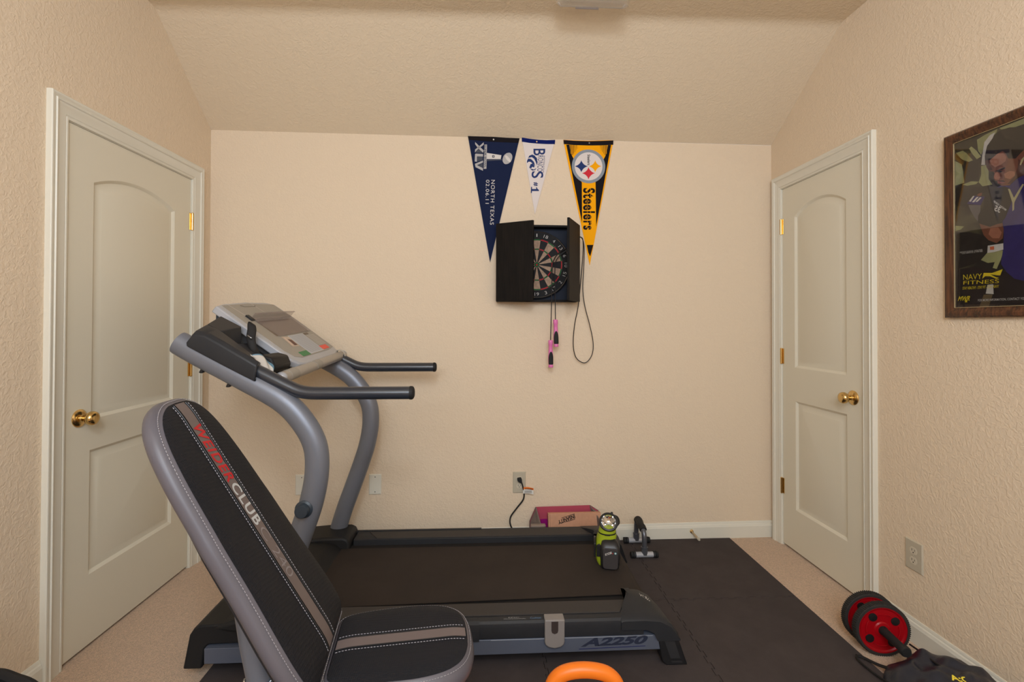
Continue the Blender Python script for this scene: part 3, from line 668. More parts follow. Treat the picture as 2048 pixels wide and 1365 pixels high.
def b3e(bm):
    c = ART['p3_c'][0]; R = (ART['p3_c'][1][0] - c[0]); r = R * .83
    flat(bm, BWF, circ(c[0], c[1], R, 64), L2_, 0); flat(bm, BWF, circ(c[0], c[1], r, 64), L3_, 1)
    for q, mi in zip(ART['p3_stars'], (2, 3, 4)): flat(bm, BWF, q, PO + .0014, mi)
    text(bm, BWF, 'Steelers', *ART['t_st1'], PO + .0014, 5, bold=.02)
layer(BWF, [M_pring, M_felt_white, M_pnavy, M_felt_gold, M_pred, M_felt_black], t3, 'emblem', b3e)
def b3t(bm):
    text(bm, BWF, 'Steelers', *ART['t_st2'], L2_, 0, bold=.032, space=1.12)
    p0, p1, p2 = ART['t_st2']          # stencil breaks
    for fr in (.33, .62): 
        q = lambda s_, h_: (p0[0] + (p1[0] - p0[0]) * s_ + (p2[0] - p0[0]) * h_, p0[1] + (p1[1] - p0[1]) * s_ + (p2[1] - p0[1]) * h_)
        flat(bm, BWF, [q(0, fr), q(1, fr), q(1, fr + .025), q(0, fr + .025)], L3_, 1)
layer(BWF, [M_felt_black, M_felt_gold], t3, 'lettering', b3t)

# ---------------------------------------------------------------- dartboard cabinet
M_cab = wood_mat('black_ash', rgb(12, 10, 9), rgb(26, 21, 18), axis=2, scale=9, rough=.6, spec=.18)
M_cabin = mat('cabinet_lining', rgb(36, 42, 56), .8)
cu0, cu1, cz0, cz1, cd = 1.602, 2.066, 1.402, 1.842, .068
t = thing('dartboard_cabinet', BWF((cu0 + cu1) / 2, cz0, 0), 'black wooden dartboard cabinet with two half-open doors on the back wall', 'dartboard cabinet')
bm = bmesh.new()
tk = .012
box(bm, BWF, cu0, cu1, cz0, cz0 + tk, .0, cd); box(bm, BWF, cu0, cu1, cz1 - tk, cz1, .0, cd); box(bm, BWF, cu0, cu0 + tk, cz0 + tk, cz1 - tk, .0, cd); box(bm, BWF, cu1 - tk, cu1, cz0 + tk, cz1 - tk, .0, cd)
obj('cabinet_frame', bm, M_cab, t, bevel=.001)
bm = bmesh.new(); box(bm, BWF, cu0 + tk, cu1 - tk, cz0 + tk, cz1 - tk, .002, .010); obj('back_panel', bm, M_cabin, t, smooth=0)
def cdoor(u0, ang, sgn):
    du = Vector(BWF.u) * sgn * math.cos(ang) + Vector(BWF.w) * math.sin(ang); dn = Vector(BWF.u) * -sgn * math.sin(ang) + Vector(BWF.w) * math.cos(ang)
    f = Frame(BWF(u0, cz0, cd + .001), du, (0, 0, 1), dn)
    bm = bmesh.new(); box(bm, f, 0, .230, 0, cz1 - cz0, 0, .013); d = obj('cabinet_door', bm, M_cab, t, bevel=.0015)
    for z in (.085, .35):
        bm = bmesh.new(); lathe(bm, Frame(f(-.002, z - .02, .0), f.u, f.w, f.v), [(0, 0), (.004, 0), (.004, .04), (0, .04)], 12); obj('hinge', bm, M_black, d)
cdoor(cu0, math.radians(31), 1)
cdoor(cu1, math.radians(64), -1)
dc, dz_ = 1.833, 1.617
td = thing('dartboard', BWF(dc, dz_, .012), 'round bristle dartboard with red and green rings inside the black cabinet', 'dartboard')
DFr = Frame(BWF(dc, dz_, 0), BWF.u, BWF.v, BWF.w)
R0 = .196
bm = bmesh.new(); lathe(bm, DFr, [(0, .0105), (R0, .0105), (R0, .036), (R0 - .003, .038), (0, .038)], 72); obj('board', bm, mat('sisal_black', rgb(30, 30, 31), .85, bump=('noise', 800, .5, .0008)), td, smooth=30)
M_cream = mat('sisal_cream', rgb(168, 140, 118), .9, bump=('noise', 800, .4, .0006), var=(60, .2)); M_dg = mat('sisal_green', rgb(20, 92, 48), .85); M_dr = mat('sisal_red', rgb(178, 26, 42), .85); M_db = mat('sisal_dark', rgb(34, 33, 34), .85)
bm = bmesh.new(); S = .148 / .170; q = .0384
for k in range(20):
    a0, a1 = k * 18 - 9, k * 18 + 9; cr = k % 2 == 0
    mi = 0 if cr else 3; mc = 1 if cr else 2
    for r0, r1, mm in ((.0159, .099, mi), (.099, .107, mc), (.107, .162, mi), (.162, .170, mc)): ringface(bm, DFr, 0, 0, r0 * S, r1 * S, q, a0, a1, 6, mm)
ringface(bm, DFr, 0, 0, .0064 * S, .0159 * S, q, 0, 360, 32, 1); ringface(bm, DFr, 0, 0, .00001, .0064 * S, q, 0, 360, 32, 2)
obj('playing_field', bm, [M_cream, M_dg, M_dr, M_db], td, smooth=0, normals=False)
bm = bmesh.new()
for r in (.0064, .0159, .099, .107, .162, .170):
    pts = [DFr(r * S * math.cos(2 * math.pi * k / 60), r * S * math.sin(2 * math.pi * k / 60), .0388) for k in range(61)]; tube(bm, pts, .0006, 6, side=tuple(BWF.w))
for k in range(20):
    a = math.radians(k * 18 + 9); tube(bm, [DFr(.0159 * S * math.sin(a), .0159 * S * math.cos(a), .0388), DFr(.178 * S * math.sin(a), .178 * S * math.cos(a), .0388)], .0006, 6, side=tuple(BWF.w))
pts = [DFr(.1895 * math.cos(2 * math.pi * k / 80), .1895 * math.sin(2 * math.pi * k / 80), .0395) for k in range(81)]; tube(bm, pts, .0009, 6, side=tuple(BWF.w))
obj('wire_spider', bm, M_chrome, td)
nums = ['1', '18', '4', '13', '6', '10', '15', '2', '17', '3', '19', '7', '16', '8', '11', '14', '9', '12', '5', '20']
bm = bmesh.new()
for k, s in enumerate(nums):
    a = math.radians(k * 18); f = Frame(DFr(.170 * math.sin(a), .170 * math.cos(a), .0392), BWF.u * math.cos(a) - BWF.v * math.sin(a), BWF.v * math.cos(a) + BWF.u * math.sin(a), BWF.w)
    w = .0062 * len(s) if s != '1' else .0025
    if 5 < k < 16: f = Frame(DFr(.170 * math.sin(a), .170 * math.cos(a), .0392), -(BWF.u * math.cos(a) - BWF.v * math.sin(a)), -(BWF.v * math.cos(a) + BWF.u * math.sin(a)), BWF.w)
    text(bm, f, s, (-w, -.009), (w, -.009), (-w, .009), 0, 0, bold=-.015)
obj('number_ring', bm, M_plight, td, smooth=0, normals=False)

# jump rope hanging over the cabinet
t = thing('jump_rope', BWF(1.92, 1.40, .10), 'black jump rope with pink handles draped over the dartboard cabinet', 'jump rope')
M_rope = mat('rope_vinyl', rgb(34, 28, 28), .45)
bm = bmesh.new()
W = .085
path = [BWF(1.907, 1.18, W), BWF(1.910, 1.30, W), BWF(1.913, 1.45, W), BWF(1.918, 1.60, W - .01), BWF(1.935, 1.655, W - .03), BWF(1.965, 1.69, W - .035), BWF(2.02, 1.72, .055), BWF(2.045, 1.745, .060), BWF(2.070, 1.775, .074), BWF(2.090, 1.765, .075), BWF(2.106, 1.72, .055), BWF(2.108, 1.60, .035), BWF(2.104, 1.48, .03),
        BWF(2.116, 1.38, .03), BWF(2.145, 1.27, .03), BWF(2.165, 1.17, .03), BWF(2.160, 1.10, .03), BWF(2.130, 1.055, .03), BWF(2.098, 1.052, .03), BWF(2.062, 1.085, .03), BWF(2.048, 1.16, .03), BWF(2.056, 1.27, .03), BWF(2.076, 1.38, .035), BWF(2.088, 1.52, .045), BWF(2.098, 1.66, .055), BWF(2.098, 1.74, .065), BWF(2.084, 1.772, .080),
        BWF(2.045, 1.752, .070), BWF(2.0, 1.70, .066), BWF(1.955, 1.66, .064), BWF(1.934, 1.61, W - .01), BWF(1.932, 1.46, W + .004), BWF(1.934, 1.29, W + .004)]
tube(bm, smooth_path(path, 6), .0026, 8); obj('rope', bm, M_rope, t)
M_pink = mat('pink_plastic', rgb(224, 118, 176), .4)
def handle(u, ztop, W, tilt):
    f = Frame(BWF(u, ztop, W), BWF.u, BWF.w, Vector((0, 0, -1)) + BWF.u * tilt)
    bm = bmesh.new(); lathe(bm, f, [(0, 0), (.012, .0), (.0135, .003), (.0135, .025), (.0115, .028), (.0115, .05), (.0125, .07), (.0145, .095), (.0140, .125), (.0125, .14), (.0135, .143), (.0140, .152), (.012, .155), (0, .155)], 24)
    h_ = obj('handle', bm, M_pink, t, smooth=40)
    bm = bmesh.new(); f2 = Frame(f(0, 0, 0), BWF.u, f.w, BWF.w)
    pts = [(.0125 * math.sin(math.pi * min(1, (k / 12)) * .5 + (0 if k < 12 else 0)), 0) for k in range(1)]
    loops = []
    for k in range(15):
        s = k / 14; z = .064 + .074 * s; hw = .0128 * math.sqrt(max(0.0, 1 - (1 - min(1, s * 1.6)) ** 2)) if s < .95 else .0122
        r = .0152 if .2 < s < .95 else .0142
        row = []
        for j in range(9):
            a = (j / 8 - .5) * 2 * (math.asin(min(1, hw / .0145)))
            row.append(bm.verts.new(f2(r * math.sin(a), z, r * math.cos(a))))
        loops.append(row)
    for A, B in zip(loops, loops[1:]):
        for j in range(8): bm.faces.new((A[j], A[j + 1], B[j + 1], B[j]))
    obj('grip_pad', bm, M_rubber, h_, smooth=60)
handle(1.907, 1.183, W, .008)
handle(1.934, 1.300, W + .004, .03)

# ---------------------------------------------------------------- framed poster on the right wall
t = thing('framed_poster', RWF(1.385, 1.30, 0), 'brown wooden framed navy fitness poster of a man curling a dumbbell', 'poster')
M_frame = wood_mat('walnut', rgb(52, 28, 14), rgb(98, 58, 32), axis=2, scale=10, rough=.25)
fu0, fu1, fz0, fz1 = 1.130, 1.645, 1.304, 1.978
bm = bmesh.new(); prof = [(0, 0), (0, .016), (.006, .022), (.014, .0235), (.026, .018), (.032, .015), (.0345, .0165), (.036, .013), (.036, 0)]
rings = []
for (cu, cz, su, sz) in ((fu0, fz0, 1, 1), (fu1, fz0, -1, 1), (fu1, fz1, -1, -1), (fu0, fz1, 1, -1)):
    rings.append([bm.verts.new(RWF(cu + su * d, cz + sz * d, h_)) for d, h_ in prof])
for k in range(4):
    A, B = rings[k], rings[(k + 1) % 4]
    for j in range(len(A) - 1): bm.faces.new((A[j], A[j + 1], B[j + 1], B[j]))
obj('frame', bm, M_frame, t, smooth=20)
bm = bmesh.new()
x0, x1, y0, y1 = fu0 + .0345, fu1 - .0345, fz0 + .0345, fz1 - .0345
for (a, b, c, d) in ((x0, x1, y0, y0 + .002), (x0, x1, y1 - .002, y1), (x0, x0 + .002, y0, y1), (x1 - .002, x1, y0, y1)): box(bm, RWF, a, b, c, d, .0125, .0155)
obj('gilt_lip', bm, mat('gilt', rgb(190, 170, 130), .35, metal=.5), t, smooth=0)
mp_bg = bpy.data.materials.new('poster_background'); mp_bg.use_nodes = True
nt = mp_bg.node_tree; bb = nt.nodes['Principled BSDF']; bb.inputs['Roughness'].default_value = .5
tc = nt.nodes.new('ShaderNodeTexCoord'); mpg = nt.nodes.new('ShaderNodeMapping'); mpg.inputs['Scale'].default_value = (1, 2.2, 4); mpg.inputs['Rotation'].default_value = (.5, 0, 0)
nz = nt.nodes.new('ShaderNodeTexNoise'); nz.inputs['Scale'].default_value = 3.2; nz.inputs['Detail'].default_value = 3; nz.inputs['Distortion'].default_value = .6
rp = nt.nodes.new('ShaderNodeValToRGB'); rp.color_ramp.elements[0].color = rgb(26, 22, 20); rp.color_ramp.elements[1].color = rgb(88, 82, 56); rp.color_ramp.elements[0].position = .42; rp.color_ramp.elements[1].position = .72
nt.links.new(tc.outputs['Object'], mpg.inputs['Vector']); nt.links.new(mpg.outputs['Vector'], nz.inputs['Vector']); nt.links.new(nz.outputs['Fac'], rp.inputs['Fac']); nt.links.new(rp.outputs['Color'], bb.inputs['Base Color'])
def pm(n_, r, g, b): return mat('poster_' + n_, rgb(r, g, b), .55, var=(22, .12))
PM = [mp_bg, pm('olive', 156, 156, 108), pm('white', 205, 202, 196), pm('purple', 50, 42, 104), pm('grey', 104, 98, 98), pm('skin', 122, 74, 54), pm('hair', 44, 36, 28), pm('black', 36, 31, 28), pm('trousers', 40, 32, 32), pm('tan', 104, 88, 62), pm('chain', 178, 170, 128), pm('yellow', 222, 200, 40), pm('orange', 200, 104, 66), pm('skinlight', 164, 108, 84), pm('skindark', 84, 50, 38), pm('lip', 142, 82, 76)]
bm = bmesh.new()
def clipu(pts):      # keep printed shapes inside the print
    return [(min(max(p[0], x0), x1), min(max(p[1], y0), y1)) for p in pts]
flat(bm, RWF, [(x0, y0), (x1, y0), (x1, y1), (x0, y1)], .008, 0)
lv = .0082
def lay(keys, mi):
    global lv
    for q in ART[keys]:
        flat(bm, RWF, clipu(q), lv, mi); lv += .00006
lay('q_light', 1); lay('q_legs', 8); lay('q_black', 7); lay('q_tan', 9)
bk = ART['q_black']
lay('q_purple', 3); lay('q_grey', 4); lay('q_skin', 5); lay('q_faceD', 14); lay('q_faceL', 13); lay('q_lip', 15); lay('q_hair', 6); lay('q_brow', 7)
flat(bm, RWF, clipu(bk[0]), lv, 7); lv += .0001
lay('q_white', 2); lay('q_chain', 10); lay('q_orange', 12)
print_o = obj('print', bm, PM, t, smooth=0, normals=False)
bm = bmesh.new(); lv += .0002
lay('q_wave', 0)
text(bm, RWF, 'NAVY', *ART['t_navy'], lv, 0, bold=.0); text(bm, RWF, 'FITNESS', *ART['t_fit'], lv, 0, bold=.0); text(bm, RWF, 'STAY HEALTHY - STAY FIT - STAY NAVY', *ART['t_stay'], lv, 0, bold=.01)
text(bm, RWF, 'MWR', *ART['t_mwr'], lv, 0, bold=.02, shear=.25)
text(bm, RWF, 'FOR MORE INFORMATION, CONTACT YOU', *ART['t_info'], lv, 1, bold=.01); text(bm, RWF, 'ABHAN KAHUL HOLDER', *ART['t_adm'], lv, 1); text(bm, RWF, 'USS NIMITZ (CVN 68)', *ART['t_uss'], lv, 1)
text(bm, RWF, 'IRON GRIP', *ART['t_iron'], lv, 1, bold=.02); text(bm, RWF, '35', *ART['t_35'], lv, 1, bold=.03)
su, sz = ART['q_star'][0]
flat(bm, RWF, [(su + r * math.sin(a), sz + r * math.cos(a)) for k in range(10) for r, a in (((.007 if k % 2 == 0 else .003), k * math.pi / 5),)], lv, 0)
obj('lettering', bm, [PM[11], PM[2]], print_o, smooth=0, normals=False)
bm = bmesh.new(); box(bm, RWF, x0 - .002, x1 + .002, y0 - .002, y1 + .002, .0112, .0125)
gl = mat('picture_glass', (1, 1, 1, 1), .02, trans=1.0, ior=1.45)
obj('glass', bm, gl, t, smooth=0)

# ---------------------------------------------------------------- treadmill
TM = thing('treadmill', (-.15, 2.20, .012), 'grey and black treadmill with console and running belt, standing in front of the back wall', 'treadmill')
YN, YF = 1.80, 2.585
NEAR = lambda x, z, y=YN: Vector((x, y, z))
# motor hood
bm = bmesh.new()
prism(bm, XZ, [(-1.072, .045), (-1.05, .165), (-1.035, .188), (-1.015, .198), (-.90, .203), (-.78, .200), (-.735, .190), (-.705, .168), (-.70, .135), (-.985, .130), (-.997, .118), (-1.008, .045)], YN - .004, YF + .02)
obj('motor_hood', bm, M_hood, TM, smooth=40, bevel=.006, seg=3)
bm = bmesh.new(); box(bm, XZ, -1.0, -.70, .03, .14, YN + .05, YF - .05); obj('motor_tray', bm, M_black, TM, bevel=.004)
# pods around the upright bases
for y0, y1 in ((YN - .012, YN + .15), (YF - .15, YF + .022)):
    bm = bmesh.new()
    prism(bm, XZ, [(-.97, .190), (-.90, .214), (-.80, .222), (-.70, .222), (-.676, .212), (-.668, .19), (-.668, .14), (-.70, .135), (-.82, .160), (-.93, .178)], y0, y1)
    obj('upright_pod', bm, M_hood, TM, smooth=40, bevel=.012, seg=3)
# side rails of steel, one each side, with lettering on the near one
for y0, y1, nm in ((YN - .0165, YN + .045, 1), (YF - .045, YF + .012, 0)):
    bm = bmesh.new(); box(bm, XZ, -.992, .655, .070, .1245, y0, y1)
    fr = obj('side_frame', bm, mat('frame_paint', rgb(92, 98, 112), .4, metal=.2), TM, bevel=.002)
    if nm:
        bm = bmesh.new(); f = Frame((0, YN - .0170, 0), (1, 0, 0), (0, 0, 1), (0, -1, 0))
        text(bm, f, 'A2250', (.350, .0885), (.600, .0925), (.352, .1195), 0, 0, bold=.045, shear=.32)
        flat(bm, f, [(.344, .0795), (.592, .0835), (.592, .0862), (.344, .0822)], 0, 1)
        flat(bm, f, [(.02, .1215), (.62, .1215), (.62, .1228), (.02, .1228)], 0, 2)
        obj('lettering', bm, [mat('slate_print', rgb(38, 44, 62), .5), mat('blue_print', rgb(28, 34, 84), .5), mat('pale_print', rgb(170, 174, 180), .5)], fr, smooth=0, normals=False)
bm = bmesh.new()
bm.free()
for x in (-.6, 0, .55):
    bm = bmesh.new(); box(bm, XZ, x, x + .04, .075, .12, YN + .04, YF - .04); obj('cross_member', bm, M_black, TM)
# foot rails
def rail(y_out, s, near):
    # cross-section (distance in from outer face, z)
    sec = [(0, .128), (-.004, .170), (-.001, .182), (.006, .189), (.022, .191), (.112, .1915), (.118, .189), (.118, .150), (.020, .128)]
    bm = bmesh.new()
    A = [bm.verts.new((-.69 if near else -.66, y_out + s * d, z)) for d, z in sec]; B = [bm.verts.new((.585, y_out + s * d, z)) for d, z in sec]
    for i in range(len(sec)): bm.faces.new((A[i], A[(i + 1) % len(sec)], B[(i + 1) % len(sec)], B[i]))
    bm.faces.new(A); bm.faces.new(B[::-1])
    r = obj('foot_rail', bm, M_charcoal, TM, smooth=30, bevel=.001)
    bm = bmesh.new()   # raised tread strip
    prism(bm, Frame((0, 0, 0), (1, 0, 0), (0, 1, 0), (0, 0, 1)), [(-.60, y_out + s * .034), (.505, y_out + s * .034), (.548, y_out + s * .112), (-.545, y_out + s * .112)], .191, .1945)
    obj('tread_strip', bm, mat('tread_strip', rgb(56, 52, 50), .7, bump=('noise', 700, .5, .0008)), r, bevel=.001)
    bm = bmesh.new()
    sec2 = [(-.007, .124), (-.009, .170), (-.006, .184), (.004, .1925), (.020, .1945), (.020, .124)]
    A = [bm.verts.new((-.69, y_out + s * d, z)) for d, z in sec2]; B = [bm.verts.new((-.022, y_out + s * d, z)) for d, z in sec2]
    for i in range(len(sec2)): bm.faces.new((A[i], A[(i + 1) % len(sec2)], B[(i + 1) % len(sec2)], B[i]))
    bm.faces.new(A); bm.faces.new(B[::-1])
    obj('rail_cover', bm, M_charcoal, r, smooth=30)
    if near:
        bm = bmesh.new(); f = Frame((0, y_out - .0003, .1905), (1, 0, 0), (0, 1, 0), (0, 0, 1))
        text(bm, f, 'EPIC', (.085, .018), (.125, .018), (.085, .024), .0012, 0); text(bm, f, 'PROFESSIONAL', (.068, .010), (.150, .010), (.068, .0155), .0012, 0); text(bm, f, 'Cushion', (.165, .010), (.205, .010), (.165, .020), .0012, 1)
        obj('lettering', bm, [mat('label_print', rgb(150, 150, 150), .6), mat('label_blue', rgb(90, 130, 170), .6)], r, smooth=0, normals=False)
rail(YN - .018, 1, True); rail(YF + .015, -1, False)
# belt and deck
bm = bmesh.new()
bt = [(-.74, .168)]
for k in range(13):
    a = math.radians(90 - 180 * k / 12); bt.append((.628 + .038 * math.cos(a), .131 + .038 * math.sin(a)))
bt += [(-.74, .094)]
inn = [(x, z - .0025 if z > .131 else z + .0025) for x, z in bt][::-1]
vs0, vs1 = [], []
def ye(x, far): return ((YF - .148) + .02 * (x + .6) * -1 * .4) if far else (1.940 + .038 * (x + .6) / 1.25)
for x, z in bt + [(p[0] - (.0025 if p[0] > .63 else 0), p[1]) for p in inn]:
    vs0.append(bm.verts.new((x, ye(x, 0), z))); vs1.append(bm.verts.new((x, ye(x, 1), z)))
n = len(vs0)
for i in range(n): bm.faces.new((vs0[i], vs0[(i + 1) % n], vs1[(i + 1) % n], vs1[i]))
obj('running_belt', bm, M_belt, TM, smooth=40)
bm = bmesh.new(); box(bm, XZ, -.70, .60, .100, .162, YN + .02, YF - .02); obj('deck_board', bm, M_dark, TM, smooth=0)
bm = bmesh.new(); lathe(bm, Frame((.628, 1.93, .131), (1, 0, 0), (0, 0, 1), (0, 1, 0)), [(0, 0), (.035, 0), (.035, .56), (0, .56)], 24); obj('rear_roller', bm, M_chrome, TM)
# rear end caps and feet
for y0, y1, sg in ((YN - .026, YN + .140, 1), (YF - .150, YF + .022, -1)):
    bm = bmesh.new()
    yo, yi = (y0, y1) if sg > 0 else (y1, y0)
    # rows from outer edge inwards: outline in X,Z at each depth
    rows = []
    def row(y, zt, xl_, xr, zb=.106, drop=.0):
        return [Vector((xl_, y, .150)), Vector((xl_, y, zt - .004)), Vector((xl_ + .012, y, zt)), Vector((xr - .13, y, zt)), Vector((xr - .075, y, zt - .006)), Vector((xr - .035, y, zt - .026)), Vector((xr - .010, y, zt - .060)), Vector((xr, y, zb)), Vector((xr - .085, y, zb)), Vector((xr - .100, y, .135)), Vector((xr - .125, y, .148)), Vector((xr - .17, y, .150))]
    rows.append(row(yo, .182, .500, .722)); rows.append(row(yo + sg * .008, .190, .500, .724)); rows.append(row(yo + sg * .03, .196, .505, .720))
    rows.append(row(yo + sg * .075, .210, .525, .705)); rows.append(row(yo + sg * .115, .219, .548, .690)); rows.append(row(yo + sg * .150, .221, .560, .680)); rows.append(row(yo + sg * .166, .214, .562, .672))
    V = [[bm.verts.new(p) for p in r] for r in rows]
    for A, B in zip(V, V[1:]):
        for i in range(len(A)): bm.faces.new((A[i], A[(i + 1) % len(A)], B[(i + 1) % len(A)], B[i]))
    bm.faces.new(V[0]); bm.faces.new(V[-1])
    e = obj('end_cap', bm, M_charcoal, TM, smooth=35)
    if sg > 0:
        bm = bmesh.new()
        for k in range(34):
            x = .600 + .035 * random.random(); y = 1.875 - .9 * (x - .60) + .012 * random.random(); s_ = .0008 + .0014 * random.random()
            z = .196 + .0145 * (y - 1.804) / .045 + .0012
            flat(bm, IDF, [(x - s_, y - s_ * .6), (x + s_, y - s_ * .4), (x + s_ * .6, y + s_), (x - s_ * .5, y + s_ * .7)], z, 0)
        obj('worn_sticker', bm, M_plight, e, smooth=0, normals=False)
    bm = bmesh.new(); yf0, yf1 = (y0 + .006, y0 + .06) if sg > 0 else (y1 - .06, y1 - .006)
    prism(bm, XZ, [(.640, .110), (.716, .110), (.750, MH), (.672, MH), (.655, .028)], yf0, yf1)
    ft = obj('rear_foot', bm, M_black, TM, bevel=.003)
    if sg > 0:
        bm = bmesh.new(); prism(bm, XZ, [(.688, .028), (.728, .028), (.731, .022), (.691, .022)], yf0 - .0012, yf0 + .002); prism(bm, XZ, [(.662, .105), (.700, .105), (.722, .038), (.686, .038)], yf0 - .0007, yf0 + .002)
        obj('foot_recess', bm, mat('foot_recess', rgb(44, 44, 46), .5), ft, smooth=0)
for y0 in (YN + .06, YF - .14):
    bm = bmesh.new(); box(bm, XZ, -.97, -.90, MH, .07, y0, y0 + .08); obj('front_wheel', bm, M_black, TM, bevel=.012)
# grey latch clip on the near rail
f = Frame((0, YN - .030, 0), (1, 0, 0), (0, 0, 1), (0, -1, 0))
bm = bmesh.new(); prism(bm, f, [(.216, .198), (.289, .198), (.289, .118), (.286, .108), (.275, .099), (.253, .0945), (.231, .099), (.220, .108), (.216, .118)], -.012, .002)
box(bm, f, .216, .289, .190, .1985, -.040, .0)
lc = obj('latch_clip', bm, mat('latch_grey', rgb(132, 126, 122), .45), TM, bevel=.004, seg=3)
bm = bmesh.new(); prism(bm, f, [(.240, .193), (.265, .193), (.265, .160), (.262, .152), (.2525, .148), (.243, .152), (.240, .160)], .0005, .0028)
obj('latch_slot', bm, mat('latch_slot', rgb(62, 54, 52), .3), lc, smooth=0)

# uprights
prof_up = [(-.79, .15), (-.745, .30), (-.705, .41), (-.662, .53), (-.629, .635), (-.612, .74), (-.620, .836), (-.668, .925), (-.743, 1.000), (-.885, 1.083), (-1.025, 1.160), (-1.098, 1.203)]
for y, dx, dz, nm in ((YN + .005, 0, 0, 1), (YF - .012, .012, .018, 0)):
    bm = bmesh.new(); pts = smooth_path([(x + dx, y, z + dz * min(1, z)) for x, z in prof_up], 7)
    tube(bm, pts, .0355, 24, ry=.0425, side=(0, 1, 0))
    up_ = obj('upright', bm, M_grey, TM, smooth=50)
    bm = bmesh.new(); d = (pts[-1] - pts[-2]).normalized(); tube(bm, [pts[-1] - d * .002, pts[-1] + d * .006], .0345, 24, ry=.0415, side=(0, 1, 0)); obj('tube_plug', bm, M_grey, up_)
    if nm:
        bm = bmesh.new(); lathe(bm, Frame((-.645, y - .030, .615), (1, 0, 0), (0, 0, 1), (0, -1, 0)), [(0, 0), (.030, 0), (.031, .008), (.024, .012), (.024, .030), (.021, .034), (0, .036)], 28); obj('height_knob', bm, M_navyplastic, up_, smooth=40)
        for x, z in ((-1.018, 1.106), (-.924, 1.055)):
            bm = bmesh.new(); lathe(bm, Frame((x, y, z - .002), (1, 0, 0), (0, 1, 0), (-.45, 0, -.9)), [(0, -.01), (.009, -.01), (.009, .006), (.005, .009), (0, .009)], 14)
            obj('bolt', bm, M_black, up_)
# grips
for y, dz, nm in ((YN, 0, 1), (YF + .01, .022, 0)):
    bm = bmesh.new()
    pts = smooth_path([(-.90, y, 1.142 + dz), (-.86, y, 1.122 + dz), (-.82, y, 1.101 + dz), (-.765, y, 1.073 + dz), (-.72, y, 1.050 + dz), (-.68, y, 1.032 + dz), (-.64, y, 1.024 + dz), (-.58, y, 1.0225 + dz), (-.42, y, 1.0225 + dz), (-.275, y, 1.0225 + dz)], 6)
    tube(bm, pts, .0235, 24); g_ = obj('handrail', bm, M_grip, TM, smooth=50)
    bm = bmesh.new(); lathe(bm, Frame((-.279, y, 1.0225 + dz), (0, 1, 0), (0, 0, 1), (1, 0, 0)), [(0, 0), (.0248, 0), (.0248, .008), (.022, .013), (.015, .0165), (0, .018)], 24); obj('end_cap', bm, M_rubber, g_, smooth=40)
# side covers under the console
def cover(y0, y1, y2, s):
    bm = bmesh.new()
    # stations along the tube: lower edge, outer ridge, opening edge
    st = [(-1.051, 1.206, -1.026, 1.250, -1.036, 1.272), (-1.0, 1.178, -.985, 1.243, -.992, 1.252), (-.936, 1.143, -.935, 1.215, -.940, 1.213), (-.87, 1.108, -.870, 1.176, -.872, 1.160), (-.817, 1.081, -.806, 1.138, -.836, 1.124)]
    R = []
    for xb, zb, xt, zt, xi, zi in st:
        R.append([bm.verts.new(p) for p in ((xb, y0 + s * .004, zb - .012), (xb, y0, zb + .002), (xt - .003, y0 + s * .002, zt - .014), (xt, y0 + s * .016, zt), (xi, y1, zi), (xi - .01, y1, zi - .085), (xb, y0 + s * .06, zb - .012))])
    for A, B in zip(R, R[1:]):
        for i in range(len(A)): bm.faces.new((A[i], A[(i + 1) % len(A)], B[(i + 1) % len(A)], B[i]))
    bm.faces.new(R[0]); bm.faces.new(R[-1][::-1])
    c0 = [(-1.036, y1, 1.272), (-1.060, y2, 1.305), (-1.060, y2, 1.20), (-1.040, y1, 1.18)]; c1 = [(-.984, y1, 1.245), (-.978, y2, 1.262), (-.978, y2, 1.15), (-.984, y1, 1.14)]
    A = [bm.verts.new(p) for p in c0]; B = [bm.verts.new(p) for p in c1]
    for i in range(4): bm.faces.new((A[i], A[(i + 1) % 4], B[(i + 1) % 4], B[i]))
    bm.faces.new(A); bm.faces.new(B[::-1])
    return obj('side_cover', bm, M_charcoal, TM, smooth=32, bevel=.004)
sc = cover(YN - .040, YN + .062, YN + .20, 1)
cover(YF + .050, YF - .04, YF - .13, -1)
# console
CF = Frame((-1.078, 2.0, 1.333), (.8, 0, -.6), (0, 1, .045), (.6, -.02, .8))
bm = bmesh.new()
oc = [(-.020, .030), (-.034, .10), (-.046, .30), (-.040, .50), (-.026, .572), (.10, .598), (.22, .604), (.345, .604), (.380, .585), (.392, .52), (.392, .12), (.380, .075), (.350, .047), (.20, .034)]
def offs(pts, d):
    cx = sum(p[0] for p in pts) / len(pts); cy = sum(p[1] for p in pts) / len(pts)
    return [(cx + (p[0] - cx) * (1 - d / .2), cy + (p[1] - cy) * (1 - d / .3)) for p in pts]
prev = None
for d, c in ((.012, -.034), (0, -.030), (0, -.006), (.004, .0), (.012, .0015)):
    ring = [bm.verts.new(CF(p[0], p[1], c)) for p in offs(oc, d)]
    if prev:
        for i in range(len(ring)): bm.faces.new((prev[i], prev[(i + 1) % len(ring)], ring[(i + 1) % len(ring)], ring[i]))
    else: bm.faces.new(ring[::-1])
    prev = ring
bm.faces.new(prev)
cs = obj('console', bm, M_silver, TM, smooth=30, bevel=.003)
bm = bmesh.new()
prev = None
